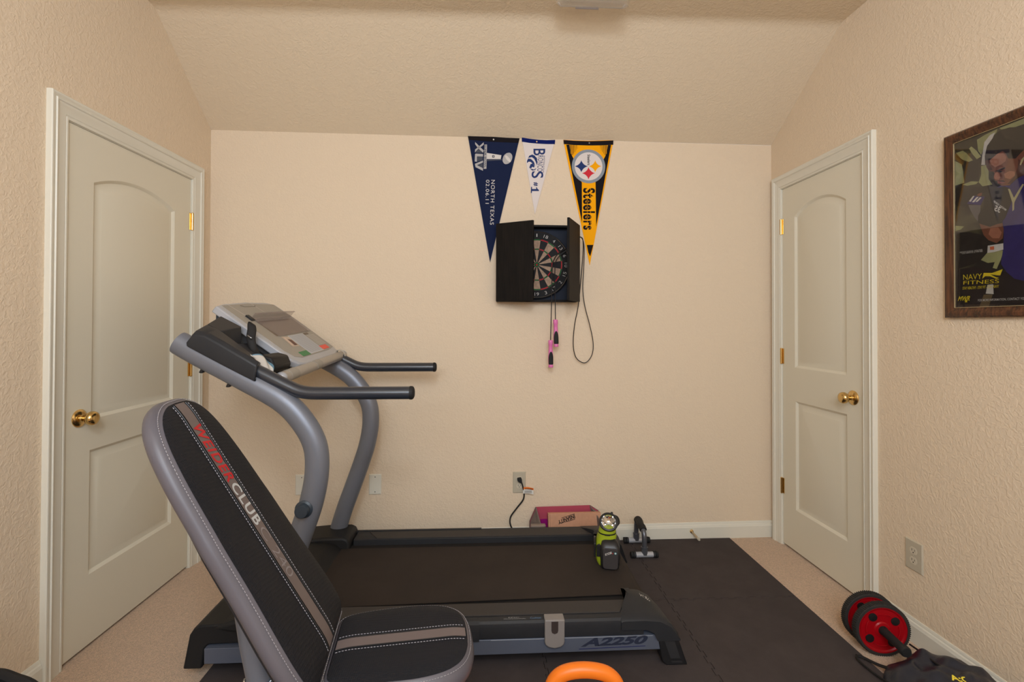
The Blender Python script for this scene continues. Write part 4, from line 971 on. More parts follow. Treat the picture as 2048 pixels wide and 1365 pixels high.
for p_, c in (([(-.012, .045), (-.03, .30), (-.015, .56), (.36, .58), (.375, .30), (.36, .065)], -.030), ([(.03, .07), (.02, .30), (.03, .54), (.34, .56), (.345, .30), (.335, .09)], -.115), ([(.10, .10), (.09, .30), (.10, .52), (.30, .53), (.30, .30), (.29, .12)], -.135)):
    ring = [bm.verts.new(CF(p[0], p[1], c)) for p in p_]
    if prev:
        for i in range(6): bm.faces.new((prev[i], prev[(i + 1) % 6], ring[(i + 1) % 6], ring[i]))
    else: bm.faces.new(ring)
    prev = ring
bm.faces.new(prev[::-1])
obj('console_body', bm, M_navyplastic, TM, smooth=30, bevel=.008)
# overlay with buttons
bm = bmesh.new(); prism(bm, CF, offs([(-.026, .055), (-.038, .30), (-.026, .555), (.10, .585), (.22, .592), (.352, .592), (.362, .50), (.362, .14), (.345, .085), (.30, .062)], .008), .0012, .0028)
ov = obj('overlay', bm, M_face, cs, smooth=0)
def c2(u_, v_): return (u_, .03 + (v_ - .03) * .93)
def cbox(nm, mt, x0_, x1_, y0_, y1_, c0=.0028, c1=.0042, sh=0.0, par=None):
    bm = bmesh.new(); prism(bm, CF, [(x0_, y0_), (x1_, y0_), (x1_, y1_), (x0_, y1_)], c0, c1); return obj(nm, bm, mt, par or cs, smooth=0, bevel=.0006)
cbox('start_button', mat('green_button', rgb(30, 122, 64), .4), .323, .352, .165, .255)
cbox('stop_button', mat('red_button', rgb(232, 74, 50), .4), .318, .346, .435, .530)
cbox('program_panel', mat('panel_white', rgb(188, 190, 194), .45), .216, .350, .262, .438, c1=.0036)
bm = bmesh.new()
for k in range(22):
    u_ = .222 + k * .0056
    flat(bm, CF, [(u_, .270), (u_ + .0018, .270), (u_ + .0018, .43), (u_, .43)], .0038, 0)
for k in range(9): u_ = .235 + k * .009; flat(bm, CF, [(u_, .46), (u_ + .0016, .46), (u_ + .0016, .56), (u_, .56)], .0031, 1)
obj('printed_chart', bm, [mat('chart_grey', rgb(150, 152, 158), .6), M_plight], cs, smooth=0, normals=False)
bm = bmesh.new(); flat(bm, CF, [(.214, .195), (.286, .180), (.290, .250), (.222, .262)], .0036, 0); flat(bm, CF, [(.222, .205), (.276, .192), (.278, .205), (.226, .218)], .0040, 1); flat(bm, CF, [(.235, .222), (.280, .212), (.282, .245), (.245, .25)], .0040, 2)
obj('photo_sticker', bm, [mat('sticker_cream', rgb(196, 178, 160), .5), mat('sticker_pink', rgb(222, 196, 176), .5), mat('sticker_brown', rgb(96, 58, 48), .5)], cs, smooth=0, normals=False)
cbox('display_window', mat('display', rgb(120, 102, 82), .15), .100, .206, .165, .545, c1=.0036)
cbox('button', mat('bezel_brown', rgb(96, 80, 64), .4), .216, .228, .45, .50)
# reading rack made of smoky plastic
M_smoke = mat('smoky_plastic', rgb(140, 124, 128), .08, trans=.3, alpha=.30)
bm = bmesh.new(); prism(bm, CF, [(.082, .150), (.082, .560), (.210, .560), (.212, .180)], .006, .008)
box(bm, CF, .078, .082, .150, .575, .006, .034); box(bm, CF, .078, .086, .150, .575, .032, .0345)
obj('reading_rack', bm, M_smoke, cs, smooth=0)
cbox('rack_clip', M_black, .060, .095, .130, .155, c0=.002, c1=.010)
bm = bmesh.new()
for (q0, q1) in ((.112, .116), (.325, .328)): flat(bm, CF, [(-.036, q0), (.085, q0 + .035), (.085, q1 + .035), (-.036, q1)], .0032, 0)
f = Frame(CF(-.012, .21, .0), CF.v, -CF.u, CF.w)
flat(bm, CF, [(-.016, .215), (-.006, .235), (-.006, .33), (-.012, .335), (-.012, .345), (-.003, .335), (-.003, .23), (-.013, .205)], .0032, 1)
obj('printed_lines', bm, [M_plight, mat('logo_print', rgb(96, 84, 72), .5)], cs, smooth=0, normals=False)
# silver crossbar with pulse sensors
bm = bmesh.new(); P_ = [CF(.400, .030 - .15, -.022), CF(.402, .0, -.02), CF(.402, .30, -.018), CF(.402, .60, -.018), CF(.400, .655, -.018)]
tube(bm, smooth_path(P_, 5), .0205, 20, ry=.024, side=tuple(CF.w)); cb = obj('crossbar', bm, mat('crossbar', rgb(170, 164, 156), .35, metal=.4), TM, smooth=50)
for c_ in (CF(.400, -.12, -.022), CF(.400, .655, -.018)):
    bm = bmesh.new(); sphere(bm, c_, .0222, (1, .8, 1)); obj('crossbar_end', bm, M_silver, cb, smooth=60)
for c0, c1 in ((CF(.4008, -.075, -.0205), CF(.4015, .0, -.0195)), (CF(.4022, .20, -.0175), CF(.4022, .27, -.0175))):
    bm = bmesh.new(); tube(bm, [c0, c1], .0212, 20, ry=.0247, side=tuple(CF.w)); obj('pulse_sensor', bm, M_face, cb, smooth=50)
# inner bracket joining console and near cover
bm = bmesh.new(); prism(bm, XZ, [(-.86, 1.10), (-.800, 1.088), (-.786, 1.112), (-.80, 1.148), (-.845, 1.160)], YN + .06, YN + .215); obj('console_bracket', bm, M_hood, TM, bevel=.008)
# cup holder recess
bm = bmesh.new(); prism(bm, XZ, [(-.99, 1.185), (-.86, 1.09), (-.82, 1.07), (-.83, 1.095), (-.90, 1.145), (-.975, 1.195)], YN + .02, YN + .24); obj('cup_holder', bm, mat('cup_holder', rgb(24, 24, 28), .5), TM, bevel=.004)

# things hanging on the treadmill console
t = thing('nylon_strap', (-.90, 1.97, 1.20), 'black strap hanging over the near edge of the treadmill console', 'strap')
bm = bmesh.new()
pp = [(-.945, 2.02, 1.262), (-.935, 1.988, 1.274), (-.925, 1.972, 1.25), (-.920, 1.955, 1.215), (-.905, 1.945, 1.178), (-.875, 1.94, 1.152), (-.845, 1.94, 1.132), (-.815, 1.94, 1.118)]
tube(bm, smooth_path(pp, 6), .015, 12, ry=.005, side=(.8, 0, -.6), rads=[.55 + .55 * math.sin(math.pi * min(1, k / 30)) for k in range(43)])
obj('band', bm, mat('black_webbing', rgb(26, 24, 24), .7, bump=('noise', 500, .5, .001)), t)
bm = bmesh.new(); box(bm, Frame((-.918, 1.938, 1.222), (.8, 0, -.6), (0, 1, 0), (.6, 0, .8)), -.010, .010, -.003, .004, -.003, .003); obj('buckle', bm, M_chrome, t, bevel=.001)
t = thing('clear_card_sleeve', (-.86, 1.86, 1.13), 'crumpled clear plastic sleeve tucked beside the treadmill handrail', 'plastic sleeve')
bm = bmesh.new(); n = 14
Fc = Frame((-.868, 1.838, 1.158), (.80, -.06, -.60), (.25, .9, .34), (.58, -.42, .70))
rows = []
for i in range(n + 1):
    x = i / n; w = .034 * (1 - (2 * x - 1) ** 4) + .004
    rows.append([bm.verts.new(Fc(x * .105, (j / 6 - .35) * w, .006 * math.sin(x * 9 + j) + .012 * math.sin(x * math.pi))) for j in range(7)])
for A, B in zip(rows, rows[1:]):
    for j in range(6):
        fc = bm.faces.new((A[j], A[j + 1], B[j + 1], B[j])); fc.material_index = 0 if (j < 5) else 1
obj('sleeve', bm, [mat('sleeve_film', rgb(196, 190, 182), .12, coat=.6), mat('sleeve_blue', rgb(84, 116, 132), .3)], t, smooth=70, normals=False)
t = thing('cable_loop', CF(.40, .62, 0), 'thin white cord looped around the far end of the treadmill crossbar', 'cord')
bm = bmesh.new()
for k, off in ((0, 0), (1, .012)):
    c = CF(.402, .585 + off, -.018); pts = [c + Vector((.030 * math.cos(a), off * .3 * math.sin(a), .032 * math.sin(a) - (.035 * (1 - math.sin(a)) * .5 if k else 0))) for a in [i * 2 * math.pi / 24 for i in range(25)]]
    tube(bm, pts, .0022, 8)
obj('cord', bm, mat('white_cord', rgb(180, 172, 158), .5), t)

# ---------------------------------------------------------------- weight bench
BT = math.radians(7); BA = math.radians(59.9)
bu = Vector((-math.cos(BT), -math.sin(BT), 0)); bv = Vector((-math.sin(BT), math.cos(BT), 0)); bd = bu * math.cos(BA) + Vector((0, 0, math.sin(BA)))
bn = bv.cross(bd) if bv.cross(bd).z > 0 else bd.cross(bv)
BP0 = Vector((-0.38, 1.243, .47))
BF_ = Frame(BP0, bd, bv, bn)                                   # backrest face: u up the pad, v across, w out of the face
SF = Frame((-.222, 1.272, .462), -bu, bv, (0, 0, 1))           # seat top: u towards the free end
BN = thing('weight_bench', (-.45, 1.23, MH), 'black and grey padded weight bench with a raised backrest in front of the treadmill', 'weight bench')
M_vinyl = mat('grey_vinyl', rgb(90, 86, 92), .40, spec=.5, bump=('noise', 500, .12, .0006))
M_mesh = mat('black_mesh_fabric', rgb(30, 31, 36), .6, spec=.22, bump=('mesh', 200, .8, .0015))
M_stripe = mat('taupe_stripe', rgb(108, 96, 94), .5)
M_stitch = mat('stitching', rgb(150, 146, 150), .7)
def pad_outline():
    half = [(0.000, .150), (.012, .172), (.035, .186), (.075, .190), (.14, .187), (.27, .174), (.38, .168), (.43, .163), (.52, .155), (.58, .146), (.63, .134), (.668, .117), (.695, .094), (.712, .064), (.720, .030)]
    return half
def pad(name, f, half, T, crown, parent, inset_seam, stripe_hw, st_hw):
    """upholstered pad with soft edges: outline half = [(u, half width)] from foot to head"""
    out = [(u, w) for u, w in half] + [(u, -w) for u, w in half[::-1]]
    # subdivide
    P = smooth_path([(p[0], p[1], 0) for p in out], 3); P = [(p.x, p.y) for p in P]
    cx = sum(p[0] for p in P) / len(P)
    def ins(d):
        res = []; n_ = len(P)
        for i in range(n_):
            a = Vector(P[i - 1]); b = Vector(P[(i + 1) % n_]); t_ = (b - a).normalized(); nn = Vector((-t_.y, t_.x))
            if nn.dot(Vector((cx, 0)) - Vector(P[i])) < 0: nn = -nn
            res.append((P[i][0] + nn.x * d, P[i][1] + nn.y * d))
        return res
    n_ = len(P)
    # side roll
    bm = bmesh.new(); prev = None
    for d, c in ((.012, -T), (.002, -T + .006), (-.006, -T * .72), (-.009, -T * .5), (-.006, -T * .25), (0, -.008), (.004, -.002), (.008, .0005)):
        ring = [bm.verts.new(f(p[0], p[1], c)) for p in ins(d)]
        if prev:
            for i in range(n_): bm.faces.new((prev[i], prev[(i + 1) % n_], ring[(i + 1) % n_], ring[i]))
        else: bm.faces.new(ring[::-1])
        prev = ring
    side = obj('pad_side', bm, M_vinyl, parent, smooth=60)
    # face as a filled crown, ring by ring, then grid-like fill
    bm = bmesh.new()
    us = sorted(set([p[0] for p in ins(.008)])); u0, u1 = us[0], us[-1]
    I = ins(.007)
    def hw(u):
        best = 0
        for i in range(n_):
            a, b = I[i], I[(i + 1) % n_]
            if (a[0] - u) * (b[0] - u) <= 0 and abs(a[0] - b[0]) > 1e-9:
                w = a[1] + (b[1] - a[1]) * (u - a[0]) / (b[0] - a[0]); best = max(best, abs(w))
        return best
    NU, NV = 48, 24; rows = []
    for i in range(NU + 1):
        s = i / NU; s = .5 - .5 * math.cos(math.pi * s); u = u0 + .0015 + (u1 - u0 - .003) * s; w = max(hw(u), .002)
        rows.append([(u, w * math.sin(math.pi / 2 * (2 * j / NV - 1))) for j in range(NV + 1)])
    def hh(u, v):
        w = max(hw(u), .002); e = min(w - abs(v), u - u0, u1 - u)
        k = min(1, max(0, e) / .05); return .0008 + crown * (1 - (1 - k) ** 2)
    V = [[bm.verts.new(f(u, v, hh(u, v))) for u, v in r] for r in rows]
    for A, B in zip(V, V[1:]):
        for j in range(NV): bm.faces.new((A[j], A[j + 1], B[j + 1], B[j]))
    face = obj('pad_cover', bm, M_mesh, parent, smooth=60)
    bm = bmesh.new(); prev = None
    for i in range(61):
        u = u0 + .004 + (u1 - u0 - .008) * i / 60
        row = [bm.verts.new(f(u, stripe_hw * k, hh(u, stripe_hw * k) + .0016)) for k in (-1, -.5, 0, .5, 1)]
        if prev:
            for j in range(4): bm.faces.new((prev[j], prev[j + 1], row[j + 1], row[j]))
        prev = row
    obj('centre_stripe', bm, M_stripe, face, smooth=60)
    # raised seams beside the stripe and stitches
    bm = bmesh.new()
    for sg in (-1, 1):
        for w_, c_ in ((st_hw - .0085, .0022),):
            pts = [f(u0 + .006 + (u1 - u0 - .012) * i / 40, sg * w_, hh(u0 + .006 + (u1 - u0 - .012) * i / 40, w_) + .0012) for i in range(41)]
            tube(bm, pts, .0016, 6)
    obj('seam', bm, M_black, face)
    bm = bmesh.new()
    def dash(pa, pb):
        d = (pb - pa); tube(bm, [pa, pa + d * .62], .0009, 5)
    L = u1 - u0 - .012; nd = int(L / .0075)
    for sg in (-1, 1):
        for i in range(nd):
            ua = u0 + .006 + L * i / nd; ub = u0 + .006 + L * (i + 1) / nd
            dash(f(ua, sg * st_hw, hh(ua, st_hw) + .0014), f(ub, sg * st_hw, hh(ub, st_hw) + .0014))
    E_ = ins(-.0005); 
    for i in range(n_):
        a, b = Vector(E_[i]), Vector(E_[(i + 1) % n_]); k = max(1, int(round((b - a).length / .0075)))
        for j in range(k):
            p, q = a + (b - a) * j / k, a + (b - a) * (j + 1) / k
            dash(f(p.x, p.y, -.0040), f(q.x, q.y, -.0040))
    obj('stitching', bm, M_stitch, face, smooth=60)
    return face, hh
face, hh = pad('backrest', BF_, pad_outline(), .048, .006, BN, .01, .0215, .0365)
class Curved:
    def __call__(s, a, b, c): return BF_(a, b, hh(a, b) + c)
bm = bmesh.new(); cfm = Curved()
text(bm, cfm, 'WEIDER', (.652, -.018), (.487, -.018), (.645, .021), .0024, 0, bold=.022, space=1.12)
text(bm, cfm, 'CLUB', (.480, -.018), (.363, -.018), (.477, .020), .0024, 1, bold=.022, space=1.12)
text(bm, cfm, 'C 240', (.352, -.016), (.210, -.016), (.349, .017), .0024, 2, bold=-.01)
obj('lettering', bm, [mat('red_print_bench', rgb(196, 24, 34), .5), mat('silver_print_bench', rgb(196, 200, 202), .5), mat('dim_print_bench', rgb(140, 134, 136), .5)], face, smooth=0, normals=False)
seat_half = [(-.165, .100), (-.158, .122), (-.135, .138), (-.08, .148), (0, .153), (.06, .152), (.115, .140), (.150, .118), (.170, .088), (.180, .05), (.1825, .02)]
pad('seat', SF, seat_half, .060, .006, BN, .01, .0175, .0285)
# frame
bm = bmesh.new()
tube(bm, [(-.587, 1.236, .600), (-.572, 1.237, .50), (-.553, 1.238, .405), (-.545, 1.238, .36)], .0305, 24)
obj('support_post', bm, M_grey, BN)
bm = bmesh.new(); tube(bm, [(-.553, 1.238, .400), (-.530, 1.238, .26), (-.50, 1.238, MH + .05)], .041, 24)
post = obj('post_sleeve', bm, M_grey, BN)
bm = bmesh.new(); pts = [Vector((-.553, 1.238, .399)) + Vector((.0345 * math.cos(a), .0345 * math.sin(a), -.006 * math.sin(a * 5))) for a in [i * 2 * math.pi / 30 for i in range(31)]]
tube(bm, pts, .0035, 6); obj('weld_bead', bm, M_chrome, post)
def rot(x, y): return Vector((-.30, 1.265, 0)) - bu * x + bv * y
bm = bmesh.new()
SB = Frame((-.30, 1.265, 0), -bu, bv, (0, 0, 1))
box(bm, SB, -.30, .30, -.03, .03, MH + .03, MH + .09); obj('spine', bm, M_grey, BN, bevel=.006)
for s in (-.32, .17):
    bm = bmesh.new(); box(bm, SB, s - .03, s + .03, -.19, .19, MH, MH + .05); fo = obj('floor_foot', bm, M_grey, BN, bevel=.006)
    for q in (-.19, .19):
        bm = bmesh.new(); box(bm, SB, s - .034, s + .034, q - .012, q + .012, MH, MH + .055); obj('foot_cap', bm, M_rubber, fo, bevel=.004)
bm = bmesh.new(); tube(bm, [SB(.0, 0, MH + .08), SB(.02, 0, .30), SB(.06, 0, .395)], .028, 20); obj('seat_post', bm, M_grey, BN)
bm = bmesh.new(); box(bm, SB, -.05, .20, -.06, .06, .385, .400); obj('seat_bracket', bm, M_black, BN, bevel=.003)
bm = bmesh.new(); tube(bm, [BF_(.05, 0, -.085), BF_(.60, 0, -.085)], .020, 16)
bk_ = obj('backrest_tube', bm, M_black, BN)
bm = bmesh.new(); tube(bm, [BF_(.10, 0, -.085), SB(-.02, 0, .39)], .014, 12); obj('hinge_link', bm, M_black, BN)
bm = bmesh.new(); 
P = pad_outline(); o2 = [(u * .94 + .02, w - .022 - .02 * max(0, (u - .35) / .37)) for u, w in P] + [(u * .94 + .02, -w + .022 + .02 * max(0, (u - .35) / .37)) for u, w in P[::-1]]
prism(bm, BF_, o2, -.057, -.0475); obj('backing_board', bm, mat('backing', rgb(26, 22, 22), .8, bump=('noise', 60, .6, .004)), BN, smooth=0)

# ---------------------------------------------------------------- lantern on the belt
BZ = .1695
LT = thing('work_light', (.565, 2.235, BZ), 'lime green and black battery work light standing on the treadmill belt', 'work light')
la = math.radians(-12)
LF = Frame((.562, 2.235, BZ), (math.cos(la), math.sin(la), 0), (-math.sin(la), math.cos(la), 0), (0, 0, 1))     # u right, v away, w up
M_lime = mat('lime_plastic', rgb(158, 174, 38), .42); M_lb = mat('lantern_black', rgb(34, 33, 34), .38)
def loft(bm, f, secs, n=28, p=3.0):
    """secs = [(cx, cy, z, rx, ry)] superellipse sections"""
    prev = None
    for cx, cy, z, rx, ry in secs:
        ring = []
        for j in range(n):
            t_ = 2 * math.pi * j / n; c_, s_ = math.cos(t_), math.sin(t_)
            ring.append(bm.verts.new(f(cx + rx * math.copysign(abs(c_) ** (2 / p), c_), cy + ry * math.copysign(abs(s_) ** (2 / p), s_), z)))
        if prev:
            for j in range(n): bm.faces.new((prev[j], prev[(j + 1) % n], ring[(j + 1) % n], ring[j]))
        else: bm.faces.new(ring[::-1])
        prev = ring
    bm.faces.new(prev)
bm = bmesh.new(); loft(bm, LF, [(-.006, .006, .0, .036, .040), (-.008, .006, .012, .040, .045), (-.012, .008, .05, .045, .046), (-.010, .008, .085, .044, .044), (-.004, .006, .115, .044, .042), (0, .004, .132, .043, .042), (.0, .002, .142, .040, .040)]); obj('housing', bm, M_lime, LT, smooth=50)
bm = bmesh.new(); loft(bm, LF, [(.0, .002, .1405, .041, .041), (.0, .002, .1475, .041, .041)], p=2.2); obj('collar', bm, M_lb, LT)
bm = bmesh.new(); loft(bm, LF, [(.0, .002, .1465, .040, .040), (.002, .002, .160, .038, .039), (.005, -.001, .176, .036, .037)], p=2.1); obj('neck', bm, M_lime, LT, smooth=50)
# head tilted towards the camera
HF = Frame(LF(.006, -.002, .185), LF.u, LF.v * .62 + LF.w * .78, -LF.v * .78 + LF.w * .62)
HF.v = (LF.v * .66 + LF.w * .75).normalized(); HF.w = (LF.w * .66 - LF.v * .75).normalized()
bm = bmesh.new(); lathe(bm, HF, [(0, -.030), (.030, -.030), (.038, -.018), (.042, .004), (.0435, .015), (.0415, .0195), (.034, .0205), (.0325, .0155)], 36, caps=False); obj('lamp_head', bm, M_lb, LT, smooth=40)
bm = bmesh.new()
rings = []
for r, z in ((.0325, .0165), (.028, .008), (.020, .001), (.012, -.004), (.006, -.006), (0.0001, -.006)):
    rings.append([bm.verts.new(HF(r * (1 + .05 * (j % 2)) * math.cos(2 * math.pi * j / 28), r * (1 + .05 * (j % 2)) * math.sin(2 * math.pi * j / 28), z)) for j in range(28)])
for A, B in zip(rings, rings[1:]):
    for j in range(28): bm.faces.new((A[j], A[(j + 1) % 28], B[(j + 1) % 28], B[j]))
obj('reflector', bm, mat('reflector', rgb(225, 225, 225), .08, metal=1.0), LT, smooth=20, normals=False)
bm = bmesh.new(); sphere(bm, HF(0, 0, -.001), .0055); obj('bulb', bm, M_plight, LT, smooth=60)
bm = bmesh.new(); box(bm, HF, .010, .021, .030, .045, .004, .022); obj('head_latch', bm, M_lb, LT, bevel=.003)
bm = bmesh.new(); tube(bm, smooth_path([HF(.034, -.01, .0), HF(.047, .01, -.01), HF(.040, .036, -.018), HF(.012, .044, -.02)], 5), .006, 10); obj('head_hook', bm, M_lb, LT)
# dark side window with lime border
SFm = Frame(LF(-.0405, -.032, .0), LF.v * .75 - LF.u * .66 * -1 * 0 + LF.v * 0, LF.w, -LF.u)
bm = bmesh.new(); prism(bm, Frame(LF(-.0450, -.030, 0), LF.v, LF.w, -LF.u), [(.0, .036), (.060, .034), (.064, .108), (.030, .114), (.002, .098)], .006, .0155); obj('side_panel', bm, M_lb, LT, bevel=.003)
bm = bmesh.new(); prism(bm, Frame(LF(-.03, -.0385, 0), (LF.u * .35 - LF.v * -.0).normalized(), LF.w, -LF.v), [(-.018, .045), (.002, .045), (.004, .090), (-.006, .104), (-.020, .095)], -.003, .0040); obj('side_panel', bm, M_lb, LT, bevel=.002)
# battery pack
BFr = Frame(LF(.010, -.046, .058), LF.u, LF.w * .97 + LF.v * .18, -LF.v * .97 + LF.w * .18)
bm = bmesh.new(); loft(bm, Frame(LF(.010, -.040, 0), LF.u, LF.v, LF.w), [(0.0, .0, .0, .036, .020), (0, 0, .006, .040, .026), (.002, -.002, .055, .045, .030), (.002, .002, .092, .043, .028), (.0, .010, .116, .035, .020), (0, .018, .126, .022, .010)], p=4); obj('battery_pack', bm, M_lb, LT, smooth=40)
bm = bmesh.new(); f = Frame(LF(.012, -.0722, .0), LF.u, LF.w, -LF.v)
prism(bm, f, rrect(-.033, .033, .008, .098, .014), -.006, .0016); bp_ = obj('battery_face', bm, mat('battery_face', rgb(58, 54, 54), .5), LT, smooth=0, bevel=.001)
bm = bmesh.new(); text(bm, f, 'RYOBI', (-.022, .066), (.006, .078), (-.024, .076), .0022, 0, bold=.02); flat(bm, f, circ(.022, .080, .0055, 16), .0022, 1); flat(bm, f, circ(.022, .080, .0035, 16), .0024, 0); text(bm, f, '+', (.008, .074), (.013, .077), (.007, .081), .0022, 2, bold=.02)
obj('lettering', bm, [M_plight, mat('teal_print', rgb(40, 130, 140), .5), mat('redlogo', rgb(180, 50, 50), .5)], bp_, smooth=0, normals=False)

# ---------------------------------------------------------------- push-up bar on the mats
PB = thing('push_up_bar', (.865, 2.70, MH), 'grey push-up bar with a black foam grip on the mat near the back wall', 'push-up bar')
for y, x0_, x1_ in ((2.775, .795, .947), (2.600, .783, .933)):
    bm = bmesh.new(); tube(bm, [(x0_ + .018, y, MH + .017), (x1_ - .018, y, MH + .017)], .0145, 18); ft = obj('foot_tube', bm, M_silver, PB)
    for xa, xb in ((x0_, x0_ + .028), (x1_ - .028, x1_)):
        bm = bmesh.new()
        for k in range(4): tube(bm, [(xa + (xb - xa) * k / 4, y, MH + .017), (xa + (xb - xa) * (k + .8) / 4, y, MH + .017)], .0175 if k % 2 == 0 else .0165, 18)
        obj('foot_cap', bm, M_rubber, ft)
cx1, cx2 = .868, .858
bm = bmesh.new(); pts = smooth_path([(cx1, 2.775, MH + .02), (cx1, 2.775, MH + .085), (cx1, 2.768, MH + .125), (cx1, 2.745, MH + .147), (cx1 - .002, 2.71, MH + .150), (cx2, 2.665, MH + .149), (cx2, 2.63, MH + .146), (cx2, 2.607, MH + .124), (cx2, 2.600, MH + .085), (cx2, 2.600, MH + .02)], 6)
tube(bm, pts, .0135, 18); obj('handle_tube', bm, mat('gunmetal', rgb(104, 106, 112), .32, metal=.6), PB)
bm = bmesh.new()
gp = [p for p in pts if p.z > MH + .138]; tube(bm, gp, .0195, 18); obj('foam_grip', bm, M_rubber, PB, smooth=60)
for cx_, y in ((cx1, 2.775), (cx2, 2.600)):
    bm = bmesh.new(); lathe(bm, Frame((cx_, y, MH + .018), (1, 0, 0), (0, 1, 0), (0, 0, 1)), [(0, 0), (.017, 0), (.017, .034), (.0185, .036), (.0185, .040), (0, .040)], 20)
    obj('tee_socket', bm, mat('gunmetal', rgb(104, 106, 112), .32, metal=.6), PB)

# ---------------------------------------------------------------- boxes behind the treadmill
MB = thing('storage_box', (.44, 2.73, MH), 'open pink-lined grey box on the floor behind the treadmill', 'box')
f = Frame((.255, 2.795, MH), (1, .018, 0), (0, 0, 1), (.018, -1, 0))
W_ = .40
bm = bmesh.new(); prism(bm, f, [(.0, 0), (.0, .13), (.035, .210), (.345, .213), (.395, .180), (.395, 0)], .0, .004); obj('back_panel', bm, mat('pink_card', rgb(174, 70, 90), .5), MB, smooth=0)
bm = bmesh.new(); prism(bm, f, [(.060, .06), (.36, .06), (.36, .142), (.060, .142)], .0045, .010); obj('lining_strip', bm, mat('magenta_card', rgb(150, 8, 110), .45), MB, smooth=0)
bm = bmesh.new()
g = lambda a, b, c: f(a, b, c)
q1 = [g(0, 0, 0), g(0, .13, 0), g(.035, .21, 0), g(.050, .150, .095), g(.040, .11, .11), g(.020, 0, .11)]
A = [bm.verts.new(p) for p in q1]; B = [bm.verts.new(p + f.u * -.004) for p in q1]
bm.faces.new(A); bm.faces.new(B[::-1])
for i in range(6): bm.faces.new((A[i], B[i], B[(i + 1) % 6], A[(i + 1) % 6]))
obj('side_panel', bm, mat('grey_card', rgb(112, 98, 92), .6), MB, smooth=0)
bm = bmesh.new(); q1 = [g(.395, 0, 0), g(.395, .18, 0), g(.345, .213, 0), g(.385, .16, .10), g(.390, 0, .11)]
A = [bm.verts.new(p) for p in q1]; B = [bm.verts.new(p + f.u * .004) for p in q1]
bm.faces.new(A); bm.faces.new(B[::-1])
for i in range(5): bm.faces.new((A[i], B[i], B[(i + 1) % 5], A[(i + 1) % 5]))
obj('side_panel', bm, mat('grey_card', rgb(112, 98, 92), .6), MB, smooth=0)
bm = bmesh.new(); prism(bm, f, [(-.01, .135), (.075, .140), (.075, .150), (-.005, .150)], .085, .115); obj('corner_clip', bm, mat('clip_grey', rgb(140, 124, 112), .5), MB, bevel=.003)
f2 = Frame((.352, 2.705, MH), (1, .012, 0), (0, .16, 1), (.012, -1, .16))
CB = thing('cardboard_box', (.5, 2.70, MH), 'brown cardboard box with INSANITY printed upside down, leaning behind the treadmill', 'cardboard box')
M_card = mat('cardboard', rgb(196, 146, 116), .85, var=(40, .05), bump=('noise', 200, .2, .001))
bm = bmesh.new(); box(bm, f2, .0, .300, .0, .196, -.030, .0); bx_ = obj('carton', bm, M_card, CB, bevel=.0015)
bm = bmesh.new(); f3 = Frame(f2(0, 0, 0), f2.u, f2.v, f2.w)
text(bm, f3, 'INSANITY', (.148, .190), (.052, .158), (.154, .168), .0008, 0, bold=.04)
flat(bm, f3, [(.150, .1935), (.075, .172), (.075, .169), (.150, .1905)], .0008, 0); flat(bm, f3, [(.152, .1645), (.095, .150), (.095, .147), (.152, .1615)], .0008, 0)
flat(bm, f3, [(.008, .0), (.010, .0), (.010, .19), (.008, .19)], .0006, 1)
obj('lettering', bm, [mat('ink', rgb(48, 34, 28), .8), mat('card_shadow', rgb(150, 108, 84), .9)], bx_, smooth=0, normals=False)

# spring door stop on the back baseboard
t = thing('door_stop', BWF(2.762, .045, .013), 'small cream spring door stop sticking out of the back baseboard', 'door stop')
fds = Frame(BWF(2.762, .048, .012), BWF.u, BWF.v, BWF.w * .95 + BWF.u * .18 - BWF.v * .25)
fds = Frame(fds.o, BWF.u, BWF.v, fds.w)
bm = bmesh.new(); lathe(bm, fds, [(0, 0), (.011, 0), (.010, .006), (.005, .009), (0, .009)], 18); obj('base', bm, M_brass, t)
bm = bmesh.new(); pts = [fds(.0045 * math.cos(i * .7), .0045 * math.sin(i * .7), .008 + i * .00042) for i in range(140)]; tube(bm, pts, .0012, 6); obj('spring', bm, mat('cream_metal', rgb(206, 180, 140), .4, metal=.4), t)
bm = bmesh.new(); lathe(bm, fds, [(0, .064), (.0075, .064), (.008, .074), (.006, .078), (0, .078)], 16); obj('tip', bm, M_ivory, t)

